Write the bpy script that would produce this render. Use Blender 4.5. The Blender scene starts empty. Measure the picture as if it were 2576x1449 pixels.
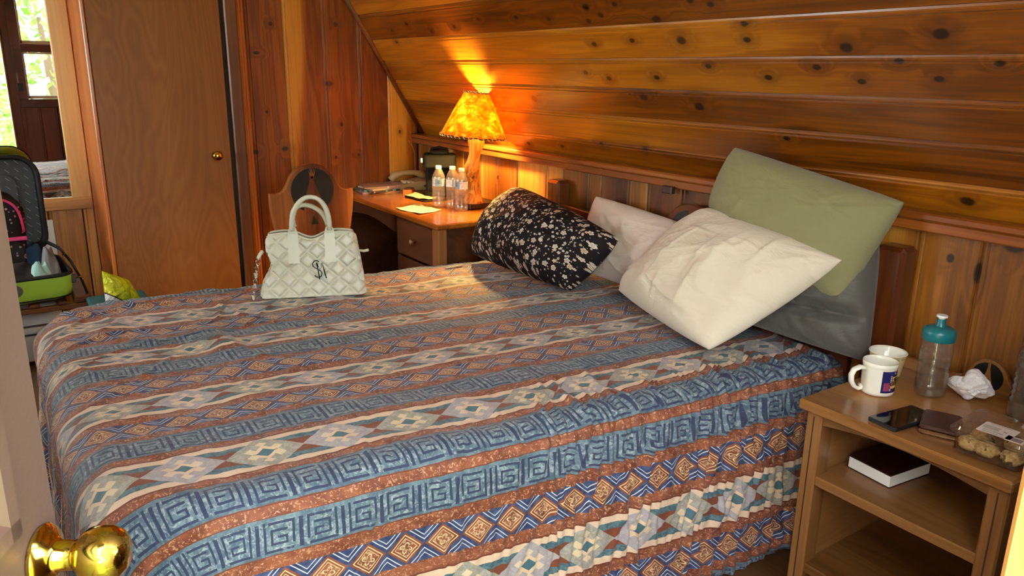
import bpy, math, random
import numpy as np
from mathutils import Vector, Matrix

S = bpy.context.scene
COL = S.collection
PI = math.pi
random.seed(7)

# ------------------------------------------------------------------ camera
YAW, PITCH, ROLL, FPX = math.radians(34.47), math.radians(15.61), math.radians(.842), 1935.0
cam_d = bpy.data.cameras.new('camera')
cam = bpy.data.objects.new('camera', cam_d)
COL.objects.link(cam)
cam_d.sensor_width = 36.0
cam_d.lens = 36.0 * FPX / 2576.0
cam_d.clip_start = .02
_f = Vector((math.sin(YAW) * math.cos(PITCH), math.cos(YAW) * math.cos(PITCH), -math.sin(PITCH)))
_r = Vector((math.cos(YAW), -math.sin(YAW), 0))
_u = _r.cross(_f)
_r2 = _r * math.cos(ROLL) + _u * math.sin(ROLL)
_u2 = -_r * math.sin(ROLL) + _u * math.cos(ROLL)
cam.matrix_world = Matrix(((_r2.x, _u2.x, -_f.x, 0), (_r2.y, _u2.y, -_f.y, 0), (_r2.z, _u2.z, -_f.z, 1.4), (0, 0, 0, 1)))
S.camera = cam

# ------------------------------------------------------------------ world: bright overcast sky
SKY = 23.0
world = bpy.data.worlds.new('overcast_sky')
S.world = world
world.use_nodes = True
_nt = world.node_tree
_nt.nodes.clear()
_bg = _nt.nodes.new('ShaderNodeBackground')
_out = _nt.nodes.new('ShaderNodeOutputWorld')
_bg.inputs['Color'].default_value = (.985, .99, 1.0, 1)
_bg.inputs['Strength'].default_value = SKY
_nt.links.new(_bg.outputs[0], _out.inputs[0])

S.view_settings.view_transform = 'Standard'
S.view_settings.look = 'None'
S.view_settings.gamma = 1.0
S.view_settings.use_curve_mapping = False
S.view_settings.exposure = 0.0
LAMP = 78.0
cy = S.cycles
cy.max_bounces = 6
cy.diffuse_bounces = 4
cy.glossy_bounces = 4
cy.transmission_bounces = 8
cy.transparent_max_bounces = 16
cy.use_denoising = True
cy.use_adaptive_sampling = True
cy.adaptive_threshold = .06
cy.adaptive_min_samples = 16
cy.caustics_reflective = False
cy.caustics_refractive = False
cy.sample_clamp_indirect = 8.0

# ------------------------------------------------------------------ helpers: colours and node expressions
def lin(r, g, b):
    f = lambda c: (c / 255 / 12.92) if c / 255 <= .04045 else ((c / 255 + .055) / 1.055) ** 2.4
    return (f(r), f(g), f(b), 1.0)

class X:
    """socket wrapper: arithmetic makes Math nodes"""
    def __init__(s, m, sock): s.m, s.s = m, sock
    def _op(s, op, o=None, o2=None, rev=False):
        n = s.m.nt.nodes.new('ShaderNodeMath'); n.operation = op
        a, b = (o, s) if rev else (s, o)
        for i, v in enumerate((a, b, o2)):
            if v is None: continue
            if isinstance(v, X): s.m.nt.links.new(v.s, n.inputs[i])
            else: n.inputs[i].default_value = v
        return X(s.m, n.outputs[0])
    def __add__(s, o): return s._op('ADD', o)
    __radd__ = __add__
    def __sub__(s, o): return s._op('SUBTRACT', o)
    def __rsub__(s, o): return s._op('SUBTRACT', o, rev=True)
    def __mul__(s, o): return s._op('MULTIPLY', o)
    __rmul__ = __mul__
    def __truediv__(s, o): return s._op('DIVIDE', o)
    def __neg__(s): return s._op('MULTIPLY', -1.0)
    def lt(s, o): return s._op('LESS_THAN', o)
    def gt(s, o): return s._op('GREATER_THAN', o)
    def abs(s): return s._op('ABSOLUTE')
    def floor(s): return s._op('FLOOR')
    def fract(s): return s._op('FRACT')
    def sin(s): return s._op('SINE')
    def sqrt(s): return s._op('SQRT')
    def pow(s, o): return s._op('POWER', o)
    def min(s, o): return s._op('MINIMUM', o)
    def max(s, o): return s._op('MAXIMUM', o)
    def ping(s, o): return s._op('PINGPONG', o)
    def atan2(s, o): return s._op('ARCTAN2', o)
    def mod(s, o): return s._op('FLOORED_MODULO', o)
    def step(s, a, b):
        n = s.m.nt.nodes.new('ShaderNodeMapRange'); n.interpolation_type = 'SMOOTHSTEP'
        s.m.nt.links.new(s.s, n.inputs[0])
        n.inputs[1].default_value = a; n.inputs[2].default_value = b
        return X(s.m, n.outputs[0])
    def within(s, a, b): return s.gt(a) * s.lt(b)

class M:
    """one procedural material"""
    def __init__(s, name, rough=.5, spec=.5, **kw):
        s.mat = bpy.data.materials.new(name)
        s.mat.use_nodes = True
        s.nt = s.mat.node_tree
        s.nt.nodes.clear()
        s.out = s.nt.nodes.new('ShaderNodeOutputMaterial')
        s.b = s.nt.nodes.new('ShaderNodeBsdfPrincipled')
        s.nt.links.new(s.b.outputs[0], s.out.inputs[0])
        s.b.inputs['Roughness'].default_value = rough
        s.b.inputs['Specular IOR Level'].default_value = spec
        for k, v in kw.items(): s.b.inputs[k.replace('_', ' ')].default_value = v
        s._tc = None
    def link(s, a, b): s.nt.links.new(a.s if isinstance(a, X) else a, b)
    def coord(s, kind='Object'):
        if s._tc is None: s._tc = s.nt.nodes.new('ShaderNodeTexCoord')
        return X(s, s._tc.outputs[kind])
    def pos(s):
        return X(s, s.nt.nodes.new('ShaderNodeNewGeometry').outputs['Position'])
    def rand(s):
        return X(s, s.nt.nodes.new('ShaderNodeObjectInfo').outputs['Random'])
    def sep(s, v):
        n = s.nt.nodes.new('ShaderNodeSeparateXYZ'); s.link(v, n.inputs[0])
        return [X(s, o) for o in n.outputs]
    def vec(s, x, y, z=0.0):
        n = s.nt.nodes.new('ShaderNodeCombineXYZ')
        for i, v in enumerate((x, y, z)):
            if isinstance(v, X): s.link(v, n.inputs[i])
            else: n.inputs[i].default_value = v
        return X(s, n.outputs[0])
    def vm(s, op, a, b=None):
        n = s.nt.nodes.new('ShaderNodeVectorMath'); n.operation = op
        s.link(a, n.inputs[0])
        if isinstance(b, X): s.link(b, n.inputs[1])
        elif b is not None: n.inputs[1].default_value = b
        return X(s, n.outputs['Value' if op in ('LENGTH', 'DISTANCE', 'DOT_PRODUCT') else 0])
    def noise(s, v, scale=1.0, detail=3.0, rough=.5, dist=0.0, color=False):
        n = s.nt.nodes.new('ShaderNodeTexNoise')
        s.link(v, n.inputs['Vector'])
        n.inputs['Scale'].default_value = scale; n.inputs['Detail'].default_value = detail
        n.inputs['Roughness'].default_value = rough; n.inputs['Distortion'].default_value = dist
        return X(s, n.outputs['Color' if color else 0])
    def voro(s, v, scale, rnd=1.0, feat='F1'):
        n = s.nt.nodes.new('ShaderNodeTexVoronoi'); n.feature = feat
        s.link(v, n.inputs['Vector'])
        n.inputs['Scale'].default_value = scale; n.inputs['Randomness'].default_value = rnd
        return n
    def mix(s, f, a, b, mode='MIX'):
        n = s.nt.nodes.new('ShaderNodeMix'); n.data_type = 'RGBA'; n.blend_type = mode
        n.clamp_factor = True
        if isinstance(f, X): s.link(f, n.inputs[0])
        else: n.inputs[0].default_value = f
        for i, v in ((6, a), (7, b)):
            if isinstance(v, X): s.link(v, n.inputs[i])
            else: n.inputs[i].default_value = v if len(v) == 4 else (*v, 1)
        return X(s, n.outputs[2])
    def ramp(s, f, stops):
        n = s.nt.nodes.new('ShaderNodeValToRGB')
        s.link(f, n.inputs[0])
        cr = n.color_ramp
        while len(cr.elements) < len(stops): cr.elements.new(.5)
        for e, (p, c) in zip(cr.elements, stops): e.position = p; e.color = c
        return X(s, n.outputs[0])
    def base(s, c):
        if isinstance(c, X): s.link(c, s.b.inputs['Base Color'])
        else: s.b.inputs['Base Color'].default_value = c
        return s
    def rough(s, v):
        s.link(v, s.b.inputs['Roughness']); return s
    def bump(s, h, strength=.3, dist=.01):
        n = s.nt.nodes.new('ShaderNodeBump')
        n.inputs['Strength'].default_value = strength; n.inputs['Distance'].default_value = dist
        s.link(h, n.inputs['Height']); s.nt.links.new(n.outputs[0], s.b.inputs['Normal'])
        return s

def plain(name, col, rough=.5, spec=.5, mott=0.0, mscale=30.0, bump=0.0, bscale=80.0, **kw):
    m = M(name, rough, spec, **kw)
    if mott:
        n = m.noise(m.coord(), mscale, 3)
        m.base(m.mix(n, tuple(c * (1 - mott) for c in col[:3]) + (1,), tuple(min(1, c * (1 + mott)) for c in col[:3]) + (1,)))
    else: m.base(col)
    if bump: m.bump(m.noise(m.coord(), bscale, 4), bump, .002)
    return m.mat

def wood(name, dark, mid, light, axis=0, rough=.35, knots=None, plane=None, streak=.5, tint=.16, coat=.25, rings=1.0, gscale=1.0, bumps=.12, kcol=lin(34, 18, 10)):
    """grain runs along object axis; optional knots at given places of a wall plane"""
    m = M(name, rough, .45)
    m.b.inputs['Coat Weight'].default_value = coat
    m.b.inputs['Coat Roughness'].default_value = .22
    r = m.rand()
    p = m.coord('Object')
    off = m.vec(r * 37.0, r * 91.0, r * 53.0)
    kn = halo = None
    if knots:
        if plane == 'slope':
            q = m.sep(m.pos()); qq = m.vec(q[1], (q[2] - 1.06) * (1 / math.sin(math.radians(58.2))))
        elif plane == 'back':
            q = m.sep(m.pos()); qq = m.vec(q[0], q[2])
        else:
            q = m.sep(m.pos()); qq = m.vec(q[1], q[2])
        for (a, b, ra, rb) in knots:
            d = m.vm('LENGTH', m.vm('MULTIPLY', m.vm('SUBTRACT', qq, (a, b, 0)), (1 / ra, 1 / rb, 0)))
            k = 1 - d.step(.55, 1.05)
            h = 1 - d.step(.6, 4.2)
            kn = k if kn is None else kn.max(k)
            halo = h if halo is None else halo.max(h)
    sc = [1.5 * gscale, 1.5 * gscale, 1.5 * gscale]
    long = [13.0 * gscale] * 3
    long[axis] = .9 * gscale
    v = m.vm('MULTIPLY', m.vm('ADD', p, off), tuple(long))
    if halo is not None: v = m.vm('ADD', v, m.vec(halo * .35, halo * .35, halo * .35))
    n1 = m.noise(v, 1.0, 2.0, .5, .6)
    g = (n1 * (34.0 * rings)).sin() * .5 + .5
    fine = [170.0 * gscale] * 3
    fine[axis] = 5.0 * gscale
    n2 = m.noise(m.vm('MULTIPLY', m.vm('ADD', p, off), tuple(fine)), 1.0, 1.0)
    big = [3.2] * 3
    big[axis] = .42
    n3 = m.noise(m.vm('MULTIPLY', m.vm('ADD', p, off), tuple(big)), 1.0, 0.0)
    f = (n3.step(.42, .60) * streak + n1 * .35 + g * .16 + n2 * .26) - (.36 * streak)
    c = m.ramp(f, [(.05, dark), (.42, mid), (.85, light)])
    tn = (r * 7.31).fract()
    c = m.mix(tn * tint * 2, c, (0.0, 0.0, 0.0, 1))
    if kn is not None:
        c = m.mix(halo * .45, c, dark)
        c = m.mix(kn * .92, c, kcol)
    m.base(c)
    m.bump(n2 * .6, bumps, .0015)
    return m.mat

# ------------------------------------------------------------------ helpers: meshes
class MB:
    def __init__(s): s.v, s.f, s.mi, s.uv = [], [], [], None
    def add(s, v, f, mi=0, mat=None):
        o = len(s.v)
        if mat is not None: v = [mat @ Vector(p) for p in v]
        s.v += [tuple(p) for p in v]
        s.f += [tuple(i + o for i in q) for q in f]
        s.mi += [mi] * len(f)
        return s
    def box(s, x0, x1, y0, y1, z0, z1, bev=0.0, mi=0, mat=None):
        if x1 < x0: x0, x1 = x1, x0
        if y1 < y0: y0, y1 = y1, y0
        if z1 < z0: z0, z1 = z1, z0
        if bev <= 0:
            v = [(x, y, z) for x in (x0, x1) for y in (y0, y1) for z in (z0, z1)]
            f = [(0, 1, 3, 2), (4, 6, 7, 5), (0, 4, 5, 1), (2, 3, 7, 6), (0, 2, 6, 4), (1, 5, 7, 3)]
            return s.add(v, f, mi, mat)
        b = min(bev, (x1 - x0) * .49, (y1 - y0) * .49, (z1 - z0) * .49)
        v = []; idx = {}
        for ix, X_ in ((0, x0), (1, x1)):
            for iy, Y_ in ((0, y0), (1, y1)):
                for iz, Z_ in ((0, z0), (1, z1)):
                    sx, sy, sz = (1, -1)[ix] * b, (1, -1)[iy] * b, (1, -1)[iz] * b
                    for k, q in ((0, (X_, Y_ + sy, Z_ + sz)), (1, (X_ + sx, Y_, Z_ + sz)), (2, (X_ + sx, Y_ + sy, Z_))):
                        idx[ix, iy, iz, k] = len(v); v.append(q)
        I = idx; f = []
        for i in (0, 1):
            q = [I[i, 0, 0, 0], I[i, 1, 0, 0], I[i, 1, 1, 0], I[i, 0, 1, 0]]; f.append(q[::-1] if i == 0 else q)
            q = [I[0, i, 0, 1], I[0, i, 1, 1], I[1, i, 1, 1], I[1, i, 0, 1]]; f.append(q[::-1] if i == 0 else q)
            q = [I[0, 0, i, 2], I[1, 0, i, 2], I[1, 1, i, 2], I[0, 1, i, 2]]; f.append(q[::-1] if i == 0 else q)
        for i in (0, 1):
            for j in (0, 1):
                f.append([I[0, i, j, 1], I[1, i, j, 1], I[1, i, j, 2], I[0, i, j, 2]])
                f.append([I[i, 0, j, 0], I[i, 1, j, 0], I[i, 1, j, 2], I[i, 0, j, 2]])
                f.append([I[i, j, 0, 0], I[i, j, 1, 0], I[i, j, 1, 1], I[i, j, 0, 1]])
                for k in (0, 1): f.append([I[i, j, k, 0], I[i, j, k, 1], I[i, j, k, 2]])
        return s.add(v, f, mi, mat)
    def tube(s, path, r, n=10, mi=0, closed=False, mat=None, flat=1.0, cap=True):
        P = [Vector(p) for p in path]; k = len(P)
        R = r if isinstance(r, (list, tuple)) else [r] * k
        v = []; nrm = None
        for i in range(k):
            a = P[(i - 1) % k] if (closed or i > 0) else P[0]
            b = P[(i + 1) % k] if (closed or i < k - 1) else P[-1]
            t = (b - a).normalized()
            if nrm is None:
                h = Vector((0, 0, 1)) if abs(t.z) < .9 else Vector((1, 0, 0))
                nrm = (h - t * h.dot(t)).normalized()
            else: nrm = (nrm - t * nrm.dot(t)).normalized()
            bn = t.cross(nrm)
            for j in range(n):
                an = 2 * PI * j / n
                v.append(P[i] + nrm * (R[i] * math.cos(an)) + bn * (R[i] * flat * math.sin(an)))
        f = []
        for i in range(k if closed else k - 1):
            i2 = (i + 1) % k
            for j in range(n):
                j2 = (j + 1) % n
                f.append((i * n + j, i * n + j2, i2 * n + j2, i2 * n + j))
        if not closed and cap: f += [tuple(range(n))[::-1], tuple((k - 1) * n + j for j in range(n))]
        return s.add(v, f, mi, mat)
    def lathe(s, prof, n=28, c=(0, 0, 0), mi=0, mat=None, cap0=True, cap1=True, wob=None):
        v = []; f = []
        for i, (r, z) in enumerate(prof):
            for j in range(n):
                a = 2 * PI * j / n
                rr = r * (wob(a, z) if wob else 1)
                v.append((c[0] + rr * math.cos(a), c[1] + rr * math.sin(a), c[2] + z))
        k = len(prof)
        for i in range(k - 1):
            for j in range(n):
                j2 = (j + 1) % n
                f.append((i * n + j, i * n + j2, (i + 1) * n + j2, (i + 1) * n + j))
        if cap0: f.append(tuple(range(n))[::-1])
        if cap1: f.append(tuple((k - 1) * n + j for j in range(n)))
        return s.add(v, f, mi, mat)
    def prism(s, pts, d0, d1, plane='xz', mi=0, mat=None, bev=0.0):
        """polygon in a plane, extruded along the third axis"""
        def P(a, b, d):
            return {'xz': (a, d, b), 'yz': (d, a, b), 'xy': (a, b, d)}[plane]
        n = len(pts)
        area = sum(pts[i][0] * pts[(i + 1) % n][1] - pts[(i + 1) % n][0] * pts[i][1] for i in range(n))
        if area < 0: pts = pts[::-1]
        rings = [(d0, 0.0), (d1, 0.0)]
        if bev > 0: rings = [(d0, bev), (d0 + math.copysign(bev, d1 - d0), 0), (d1 - math.copysign(bev, d1 - d0), 0), (d1, bev)]
        v = []
        for d, inset in rings:
            if inset:
                q = []
                for i in range(n):
                    a = Vector(pts[i - 1]); b = Vector(pts[i]); c = Vector(pts[(i + 1) % n])
                    e1 = (b - a); e2 = (c - b)
                    e1 = e1.normalized() if e1.length else Vector((1, 0)); e2 = e2.normalized() if e2.length else e1
                    nn = Vector((-(e1.y + e2.y), e1.x + e2.x))
                    nn = nn.normalized() if nn.length > 1e-6 else Vector((-e1.y, e1.x))
                    q.append(b + nn * inset)
            else: q = pts
            v += [P(a[0], a[1], d) for a in q]
        f = []
        flip = (plane == 'xz') ^ (d1 < d0)
        for k in range(len(rings) - 1):
            for i in range(n):
                j = (i + 1) % n
                q = (k * n + i, k * n + j, (k + 1) * n + j, (k + 1) * n + i)
                f.append(q[::-1] if flip else q)
        a = tuple(range(n))[::-1]; b = tuple((len(rings) - 1) * n + i for i in range(n))
        f += [a[::-1], b[::-1]] if flip else [a, b]
        return s.add(v, f, mi, mat)
    def build(s, name, mat, parent=None, smooth=False, loc=None, uv=None, angle=None):
        me = bpy.data.meshes.new(name)
        me.from_pydata(s.v, [], s.f)
        mats = mat if isinstance(mat, (list, tuple)) else [mat]
        for q in mats: me.materials.append(q)
        if len(mats) > 1: me.polygons.foreach_set('material_index', s.mi)
        if smooth: me.polygons.foreach_set('use_smooth', [True] * len(me.polygons))
        if uv is not None:
            l = me.uv_layers.new(name='UVMap')
            li = np.empty(len(me.loops), dtype=np.int32); me.loops.foreach_get('vertex_index', li)
            l.data.foreach_set('uv', np.asarray(uv, dtype=np.float32)[li].ravel())
        me.update()
        if smooth and angle: me.set_sharp_from_angle(angle=math.radians(angle))
        o = bpy.data.objects.new(name, me)
        COL.objects.link(o)
        if parent is not None: o.parent = parent
        if loc is not None: o.location = loc
        return o

def tag(o, label=None, cat=None, group=None, kind=None):
    if label: o['label'] = label
    if cat: o['category'] = cat
    if group: o['group'] = group
    if kind: o['kind'] = kind
    return o
def struct(o): o['kind'] = 'structure'; return o
def empty(name, loc, label, cat, rz=0.0, group=None):
    o = bpy.data.objects.new(name, None); COL.objects.link(o)
    o.location = loc; o.rotation_euler = (0, 0, rz)
    o.empty_display_size = .05
    return tag(o, label, cat, group)
def bez(p0, p1, p2, p3, n):
    out = []
    for i in range(n + 1):
        t = i / n; a = (1 - t)
        out.append(tuple(a ** 3 * p0[k] + 3 * a * a * t * p1[k] + 3 * a * t * t * p2[k] + t ** 3 * p3[k] for k in range(len(p0))))
    return out
def arc(cx, cy_, r, a0, a1, n, ry=None):
    ry = r if ry is None else ry
    return [(cx + r * math.cos(math.radians(a0 + (a1 - a0) * i / n)), cy_ + ry * math.sin(math.radians(a0 + (a1 - a0) * i / n))) for i in range(n + 1)]
def rrect(x0, x1, y0, y1, r, n=5):
    return (arc(x1 - r, y0 + r, r, -90, 0, n) + arc(x1 - r, y1 - r, r, 0, 90, n) + arc(x0 + r, y1 - r, r, 90, 180, n) + arc(x0 + r, y0 + r, r, 180, 270, n))
_rng = np.random.RandomState(11)
def snoise(x, y, freq, seed, octv=3):
    """smooth pseudo noise from summed sines, about -1..1"""
    r = np.random.RandomState(seed); out = 0 * x; amp = 1.0; tot = 0
    for o in range(octv):
        for k in range(4):
            a = r.uniform(0, 2 * PI); ph = r.uniform(0, 6.28); fr = freq * (2 ** o) * r.uniform(.7, 1.4)
            out = out + amp * np.sin((x * math.cos(a) + y * math.sin(a)) * fr * 6.283 + ph + 1.3 * np.sin((x * math.sin(a) - y * math.cos(a)) * fr * 3.1 + ph * 2))
            tot += amp * .5
        amp *= .5
    return out / tot
def text_mesh(txt, size, extrude=0.0):
    c = bpy.data.curves.new('lettering', 'FONT'); c.body = txt; c.size = size; c.extrude = extrude
    c.align_x = 'CENTER'; c.align_y = 'CENTER'; c.resolution_u = 2
    o = bpy.data.objects.new('lettering_tmp', c); COL.objects.link(o)
    bpy.context.view_layer.update()
    me = bpy.data.meshes.new_from_object(o.evaluated_get(bpy.context.evaluated_depsgraph_get()))
    v = [tuple(p.co) for p in me.vertices]; f = [tuple(p.vertices) for p in me.polygons]
    bpy.data.objects.remove(o); bpy.data.curves.remove(c); bpy.data.meshes.remove(me)
    return v, f

# ------------------------------------------------------------------ shared materials
P_D, P_M, P_L = lin(84, 38, 5), lin(150, 80, 12), lin(204, 128, 28)
SLOPE_K = [(2.88, .653), (2.609, .646), (2.408, .629), (2.176, .66), (2.19, .61), (2.114, .627), (2.028, .661), (1.862, .598), (1.7, .65), (1.628, .634), (3.722, .634), (3.745, .57), (3.532, .661), (3.325, .611), (3.103, .627), (2.209, .521), (2.009, .53), (1.788, .524), (2.324, .407), (2.205, .384), (1.957, .391), (1.712, .435), (2.745, .278), (2.986, .153), (2.058, .311), (1.807, .285), (2.962, .03), (2.699, .04), (2.418, .08), (2.161, .082), (1.529, .569), (1.535, .519), (1.228, .488), (.982, .518), (1.094, .45), (.863, .442), (1.329, .432), (1.498, .398), (1.205, .39), (1.002, .401), (1.493, .188), (.978, .04)]
_big = {(1.788, .524), (1.228, .488), (.982, .518), (1.862, .598), (2.176, .66), (2.745, .278), (2.058, .311), (1.807, .285), (.978, .04)}
SLOPE_K = [(a, b, .024 if (a, b) in _big else .016, .017 if (a, b) in _big else .0105) for a, b in SLOPE_K]
BACK_K = [(1.287, 1.621, .012, .013), (1.206, 1.48, .02, .01), (1.238, 1.19, .008, .010), (1.162, .989, .026, .015), (1.321, 1.0, .022, .014), (1.631, 1.633, .013, .014), (1.58, 1.332, .026, .016), (1.64, 1.118, .011, .015), (1.6, .942, .009, .012), (1.734, .95, .012, .009), (1.988, 1.069, .008, .012)]
KNEE_K = [(.991, .94, .013, .016), (.843, 1.0, .03, .02), (.918, .915, .012, .035), (3.2, .90, .009, .013), (2.32, .95, .01, .012)]
pine_back = wood('pine_wall', lin(118, 56, 11), lin(178, 102, 22), lin(228, 158, 50), 0, .45, BACK_K, 'back', streak=.75, tint=.12, coat=.2)
pine_knee = wood('pine_wainscot', lin(108, 60, 16), lin(164, 102, 32), lin(202, 142, 58), 0, .45, KNEE_K, 'knee', streak=.5, tint=.16, coat=.2)
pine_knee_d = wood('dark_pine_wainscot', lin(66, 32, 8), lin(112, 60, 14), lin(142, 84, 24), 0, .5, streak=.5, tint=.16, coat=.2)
pine_trim = wood('pine_trim', lin(98, 46, 14), lin(152, 82, 30), lin(188, 118, 52), 0, .32, streak=.3, tint=.05, coat=.3)
pine_light = wood('pine_mirror_frame', lin(156, 96, 36), lin(208, 144, 68), lin(236, 182, 104), 0, .38, streak=.5, tint=.05)
red_trim = wood('reddish_casing', lin(138, 62, 20), lin(188, 98, 38), lin(214, 130, 58), 0, .33, streak=.3, tint=.03, coat=.3)
brown_trim = wood('brown_casing', lin(84, 46, 24), lin(122, 74, 42), lin(150, 98, 58), 0, .4, streak=.3, tint=.03)
redwood = wood('front_wall_boards', lin(62, 24, 14), lin(104, 46, 28), lin(134, 68, 42), 0, .4, streak=.4, tint=.12)
dark_gap = plain('dark_groove', lin(38, 20, 12), .7)
jamb_pine = wood('doorway_pine', lin(170, 110, 50), lin(214, 158, 84), lin(236, 190, 118), 0, .4, streak=.4)
brass = plain('polished_brass', lin(222, 178, 76), .16, .5, Metallic=1.0)
pale_pine = wood('pale_pine', lin(206, 166, 112), lin(228, 194, 146), lin(240, 212, 170), 1, .5, streak=.3, tint=.05, coat=0)  # unseen ceiling and left wall, toned pale to bounce more fill light
floor_m = wood('floor_planks', lin(70, 44, 26), lin(104, 70, 42), lin(130, 92, 58), 1, .45)
grass_m = plain('grass', lin(110, 150, 60), .9, mott=.4, mscale=3)
def veneer():
    m = M('closet_door_veneer', .45, .35)
    p = m.coord()
    q = m.sep(p)
    v = m.vm('MULTIPLY', p, (2.6, 1, .62))
    n = m.noise(v, 1.0, 3.0, .5, .9)
    g = ((n * 190.0).sin() * .5 + .5)
    patch = m.noise(m.vm('MULTIPLY', p, (4.5, 1, .35)), 1.0, 1.0)
    f = m.noise(m.vm('MULTIPLY', p, (240, 1, 5)), 1.0, 2.0)
    c = m.ramp(g * .13 + patch * .62 + f * .22, [(.15, lin(124, 72, 30)), (.5, lin(156, 96, 44)), (.9, lin(178, 118, 58))])
    m.base(c); m.bump(f, .06, .001)
    return m.mat
veneer_m = veneer()

# ------------------------------------------------------------------ the room
X_W, Y_W, Z_C = 2.10, 4.05, 2.36
SL_A = math.radians(58.2)
def board(L, w, t=.012, bead=True):
    """tongue and groove board: length on x, width on y, face on +z"""
    if bead: pr = [(.0004, -t), (.0004, -.005), (.0045, -.0002), (w - .021, 0), (w - .0185, -.0035), (w - .015, -.0004), (w - .0085, -.0004), (w - .0055, -.0035), (w - .0004, -.006), (w - .0004, -t)]
    else: pr = [(.0004, -t), (.0004, -.005), (.005, 0), (w - .005, 0), (w - .0004, -.005), (w - .0004, -t)]
    mb = MB(); n = len(pr)
    v = [(0, a, b) for a, b in pr] + [(L, a, b) for a, b in pr]
    f = [(i, i + 1, n + i + 1, n + i) for i in range(n - 1)]
    f = [q[::-1] for q in f] + [tuple(range(n)), tuple(n + i for i in range(n))[::-1]]
    return mb.add(v, [q[::-1] for q in f])
def place(o, org, ax, ay, az):
    o.matrix_local = Matrix(((ax[0], ay[0], az[0], org[0]), (ax[1], ay[1], az[1], org[1]), (ax[2], ay[2], az[2], org[2]), (0, 0, 0, 1)))
    return o
UP, NX, NY, PX, PY = (0, 0, 1), (-1, 0, 0), (0, -1, 0), (1, 0, 0), (0, 1, 0)

flo = struct(MB().box(-2.0, 2.2, .09, 4.72, -.05, 0).build('floor', floor_m))
grd = struct(MB().box(-14, 14, -16, -.06, -.3, -.15).build('ground', grass_m))

# back wall: backing, boards right of the closet, boards under the mirror
Y_M = 4.65
wb = MB()
wb.box(-2.0, .53, Y_M + .004, Y_M + .06, 0, Z_C).box(.468, .52, 4.085, Y_M + .06, 0, Z_C).box(.468, 1.16, 4.085, 4.12, 0, Z_C).box(1.16, 2.25, 4.062, 4.12, 0, Z_C)
wall_back = struct(wb.build('wall_back', dark_gap))
for x0, x1 in ((1.155, 1.349), (1.349, 1.553), (1.553, 1.748), (1.748, 1.921), (1.921, 2.099)):
    place(board(2.3, x1 - x0).build('board', pine_back, wall_back), (x1, 4.05, .0), UP, NX, NY)
for x0, x1 in ((.40, .456), (.24, .40), (.07, .24), (-.1, .07), (-.26, -.1), (-.42, -.26), (-.58, -.42), (-.74, -.58), (-.9, -.74)):
    place(board(.672, x1 - x0).build('board', pine_light, wall_back), (x1, Y_M, 0), UP, NX, NY)
for i in range(6):
    place(board(2.3, .18).build('board', pine_back, wall_back), (-.9 - .18 * i, Y_M, 0), UP, NX, NY)
place(board(2.3, .56, bead=False).build('closet_side', red_trim, wall_back), (.456, 4.085, 0), UP, PY, NX)
# closet: casing strips and the veneered door
t1 = struct(place(MB().box(0, 2.3, 0, .016, 0, .04, .003).build('trim_1', red_trim), (.462, 4.086, 0), UP, NX, NY))
t2 = struct(MB().box(1.043, 1.062, 4.058, 4.08, 0, 2.1, .002).build('trim_2', dark_gap))
t3 = struct(place(MB().box(0, 2.1, 0, .060, 0, .026, .006).build('trim_3', brown_trim), (1.121, 4.06, 0), UP, NX, NY))
t4 = struct(place(board(2.1, .034).build('trim_4', red_trim), (1.156, 4.044, 0), UP, NX, NY))
door1 = struct(MB().box(.464, 1.042, 4.052, 4.084, .012, 2.03, .002).build('door_1', veneer_m))
kb = MB().lathe([(.001, 0), (.017, 0), (.019, .004), (.012, .008), (.009, .020), (.014, .026), (.022, .032), (.0245, .041), (.022, .050), (.013, .056), (.001, .058)], 24)
kn1 = kb.build('knob', brass, door1, smooth=True)
kn1.matrix_local = Matrix.Translation((.968, 4.052, .982)) @ Matrix.Rotation(PI / 2, 4, 'X')

# mirror on the back wall with pine frame
mirror_m = plain('mirror_glass', (.80, .80, .78, 1), .0, Metallic=1.0)
mir = empty('wall_mirror', (-.26, Y_M, .672), 'wall mirror in a pine frame reflecting the entry door and window', 'mirror')
MB().box(-.62, .625, -.008, -.002, .06, 1.52).build('mirror_glass', mirror_m, mir)
place(MB().box(0, 1.50, 0, .094, 0, .022, .004).build('frame_stile', pine_light, mir), (.714, -.002, .062), UP, NX, NY)
place(MB().box(0, 1.50, 0, .094, 0, .022, .004).build('frame_stile', pine_light, mir), (-.60, -.002, .062), UP, NX, NY)
place(MB().box(0, 1.41, 0, .066, 0, .024, .004).build('frame_rail', pine_light, mir), (.715, -.002, .066), NX, (0, 0, -1), NY)
place(MB().box(0, 1.41, 0, .066, 0, .024, .004).build('frame_rail', pine_light, mir), (.715, -.002, 1.63), NX, (0, 0, -1), NY)

# knee wall with wainscot boards
wr = struct(MB().box(2.112, 2.2, .05, 4.08, 0, 1.04).build('wall_right', dark_gap))
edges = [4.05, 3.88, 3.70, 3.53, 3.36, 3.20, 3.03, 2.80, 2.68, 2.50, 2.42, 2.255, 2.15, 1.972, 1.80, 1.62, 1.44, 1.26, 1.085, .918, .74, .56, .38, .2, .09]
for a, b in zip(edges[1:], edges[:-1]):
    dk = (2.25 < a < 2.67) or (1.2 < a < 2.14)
    place(board(1.03, b - a).build('board', pine_knee_d if dk else pine_knee, wr), (2.10, a, 0), UP, PY, NX)
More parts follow.
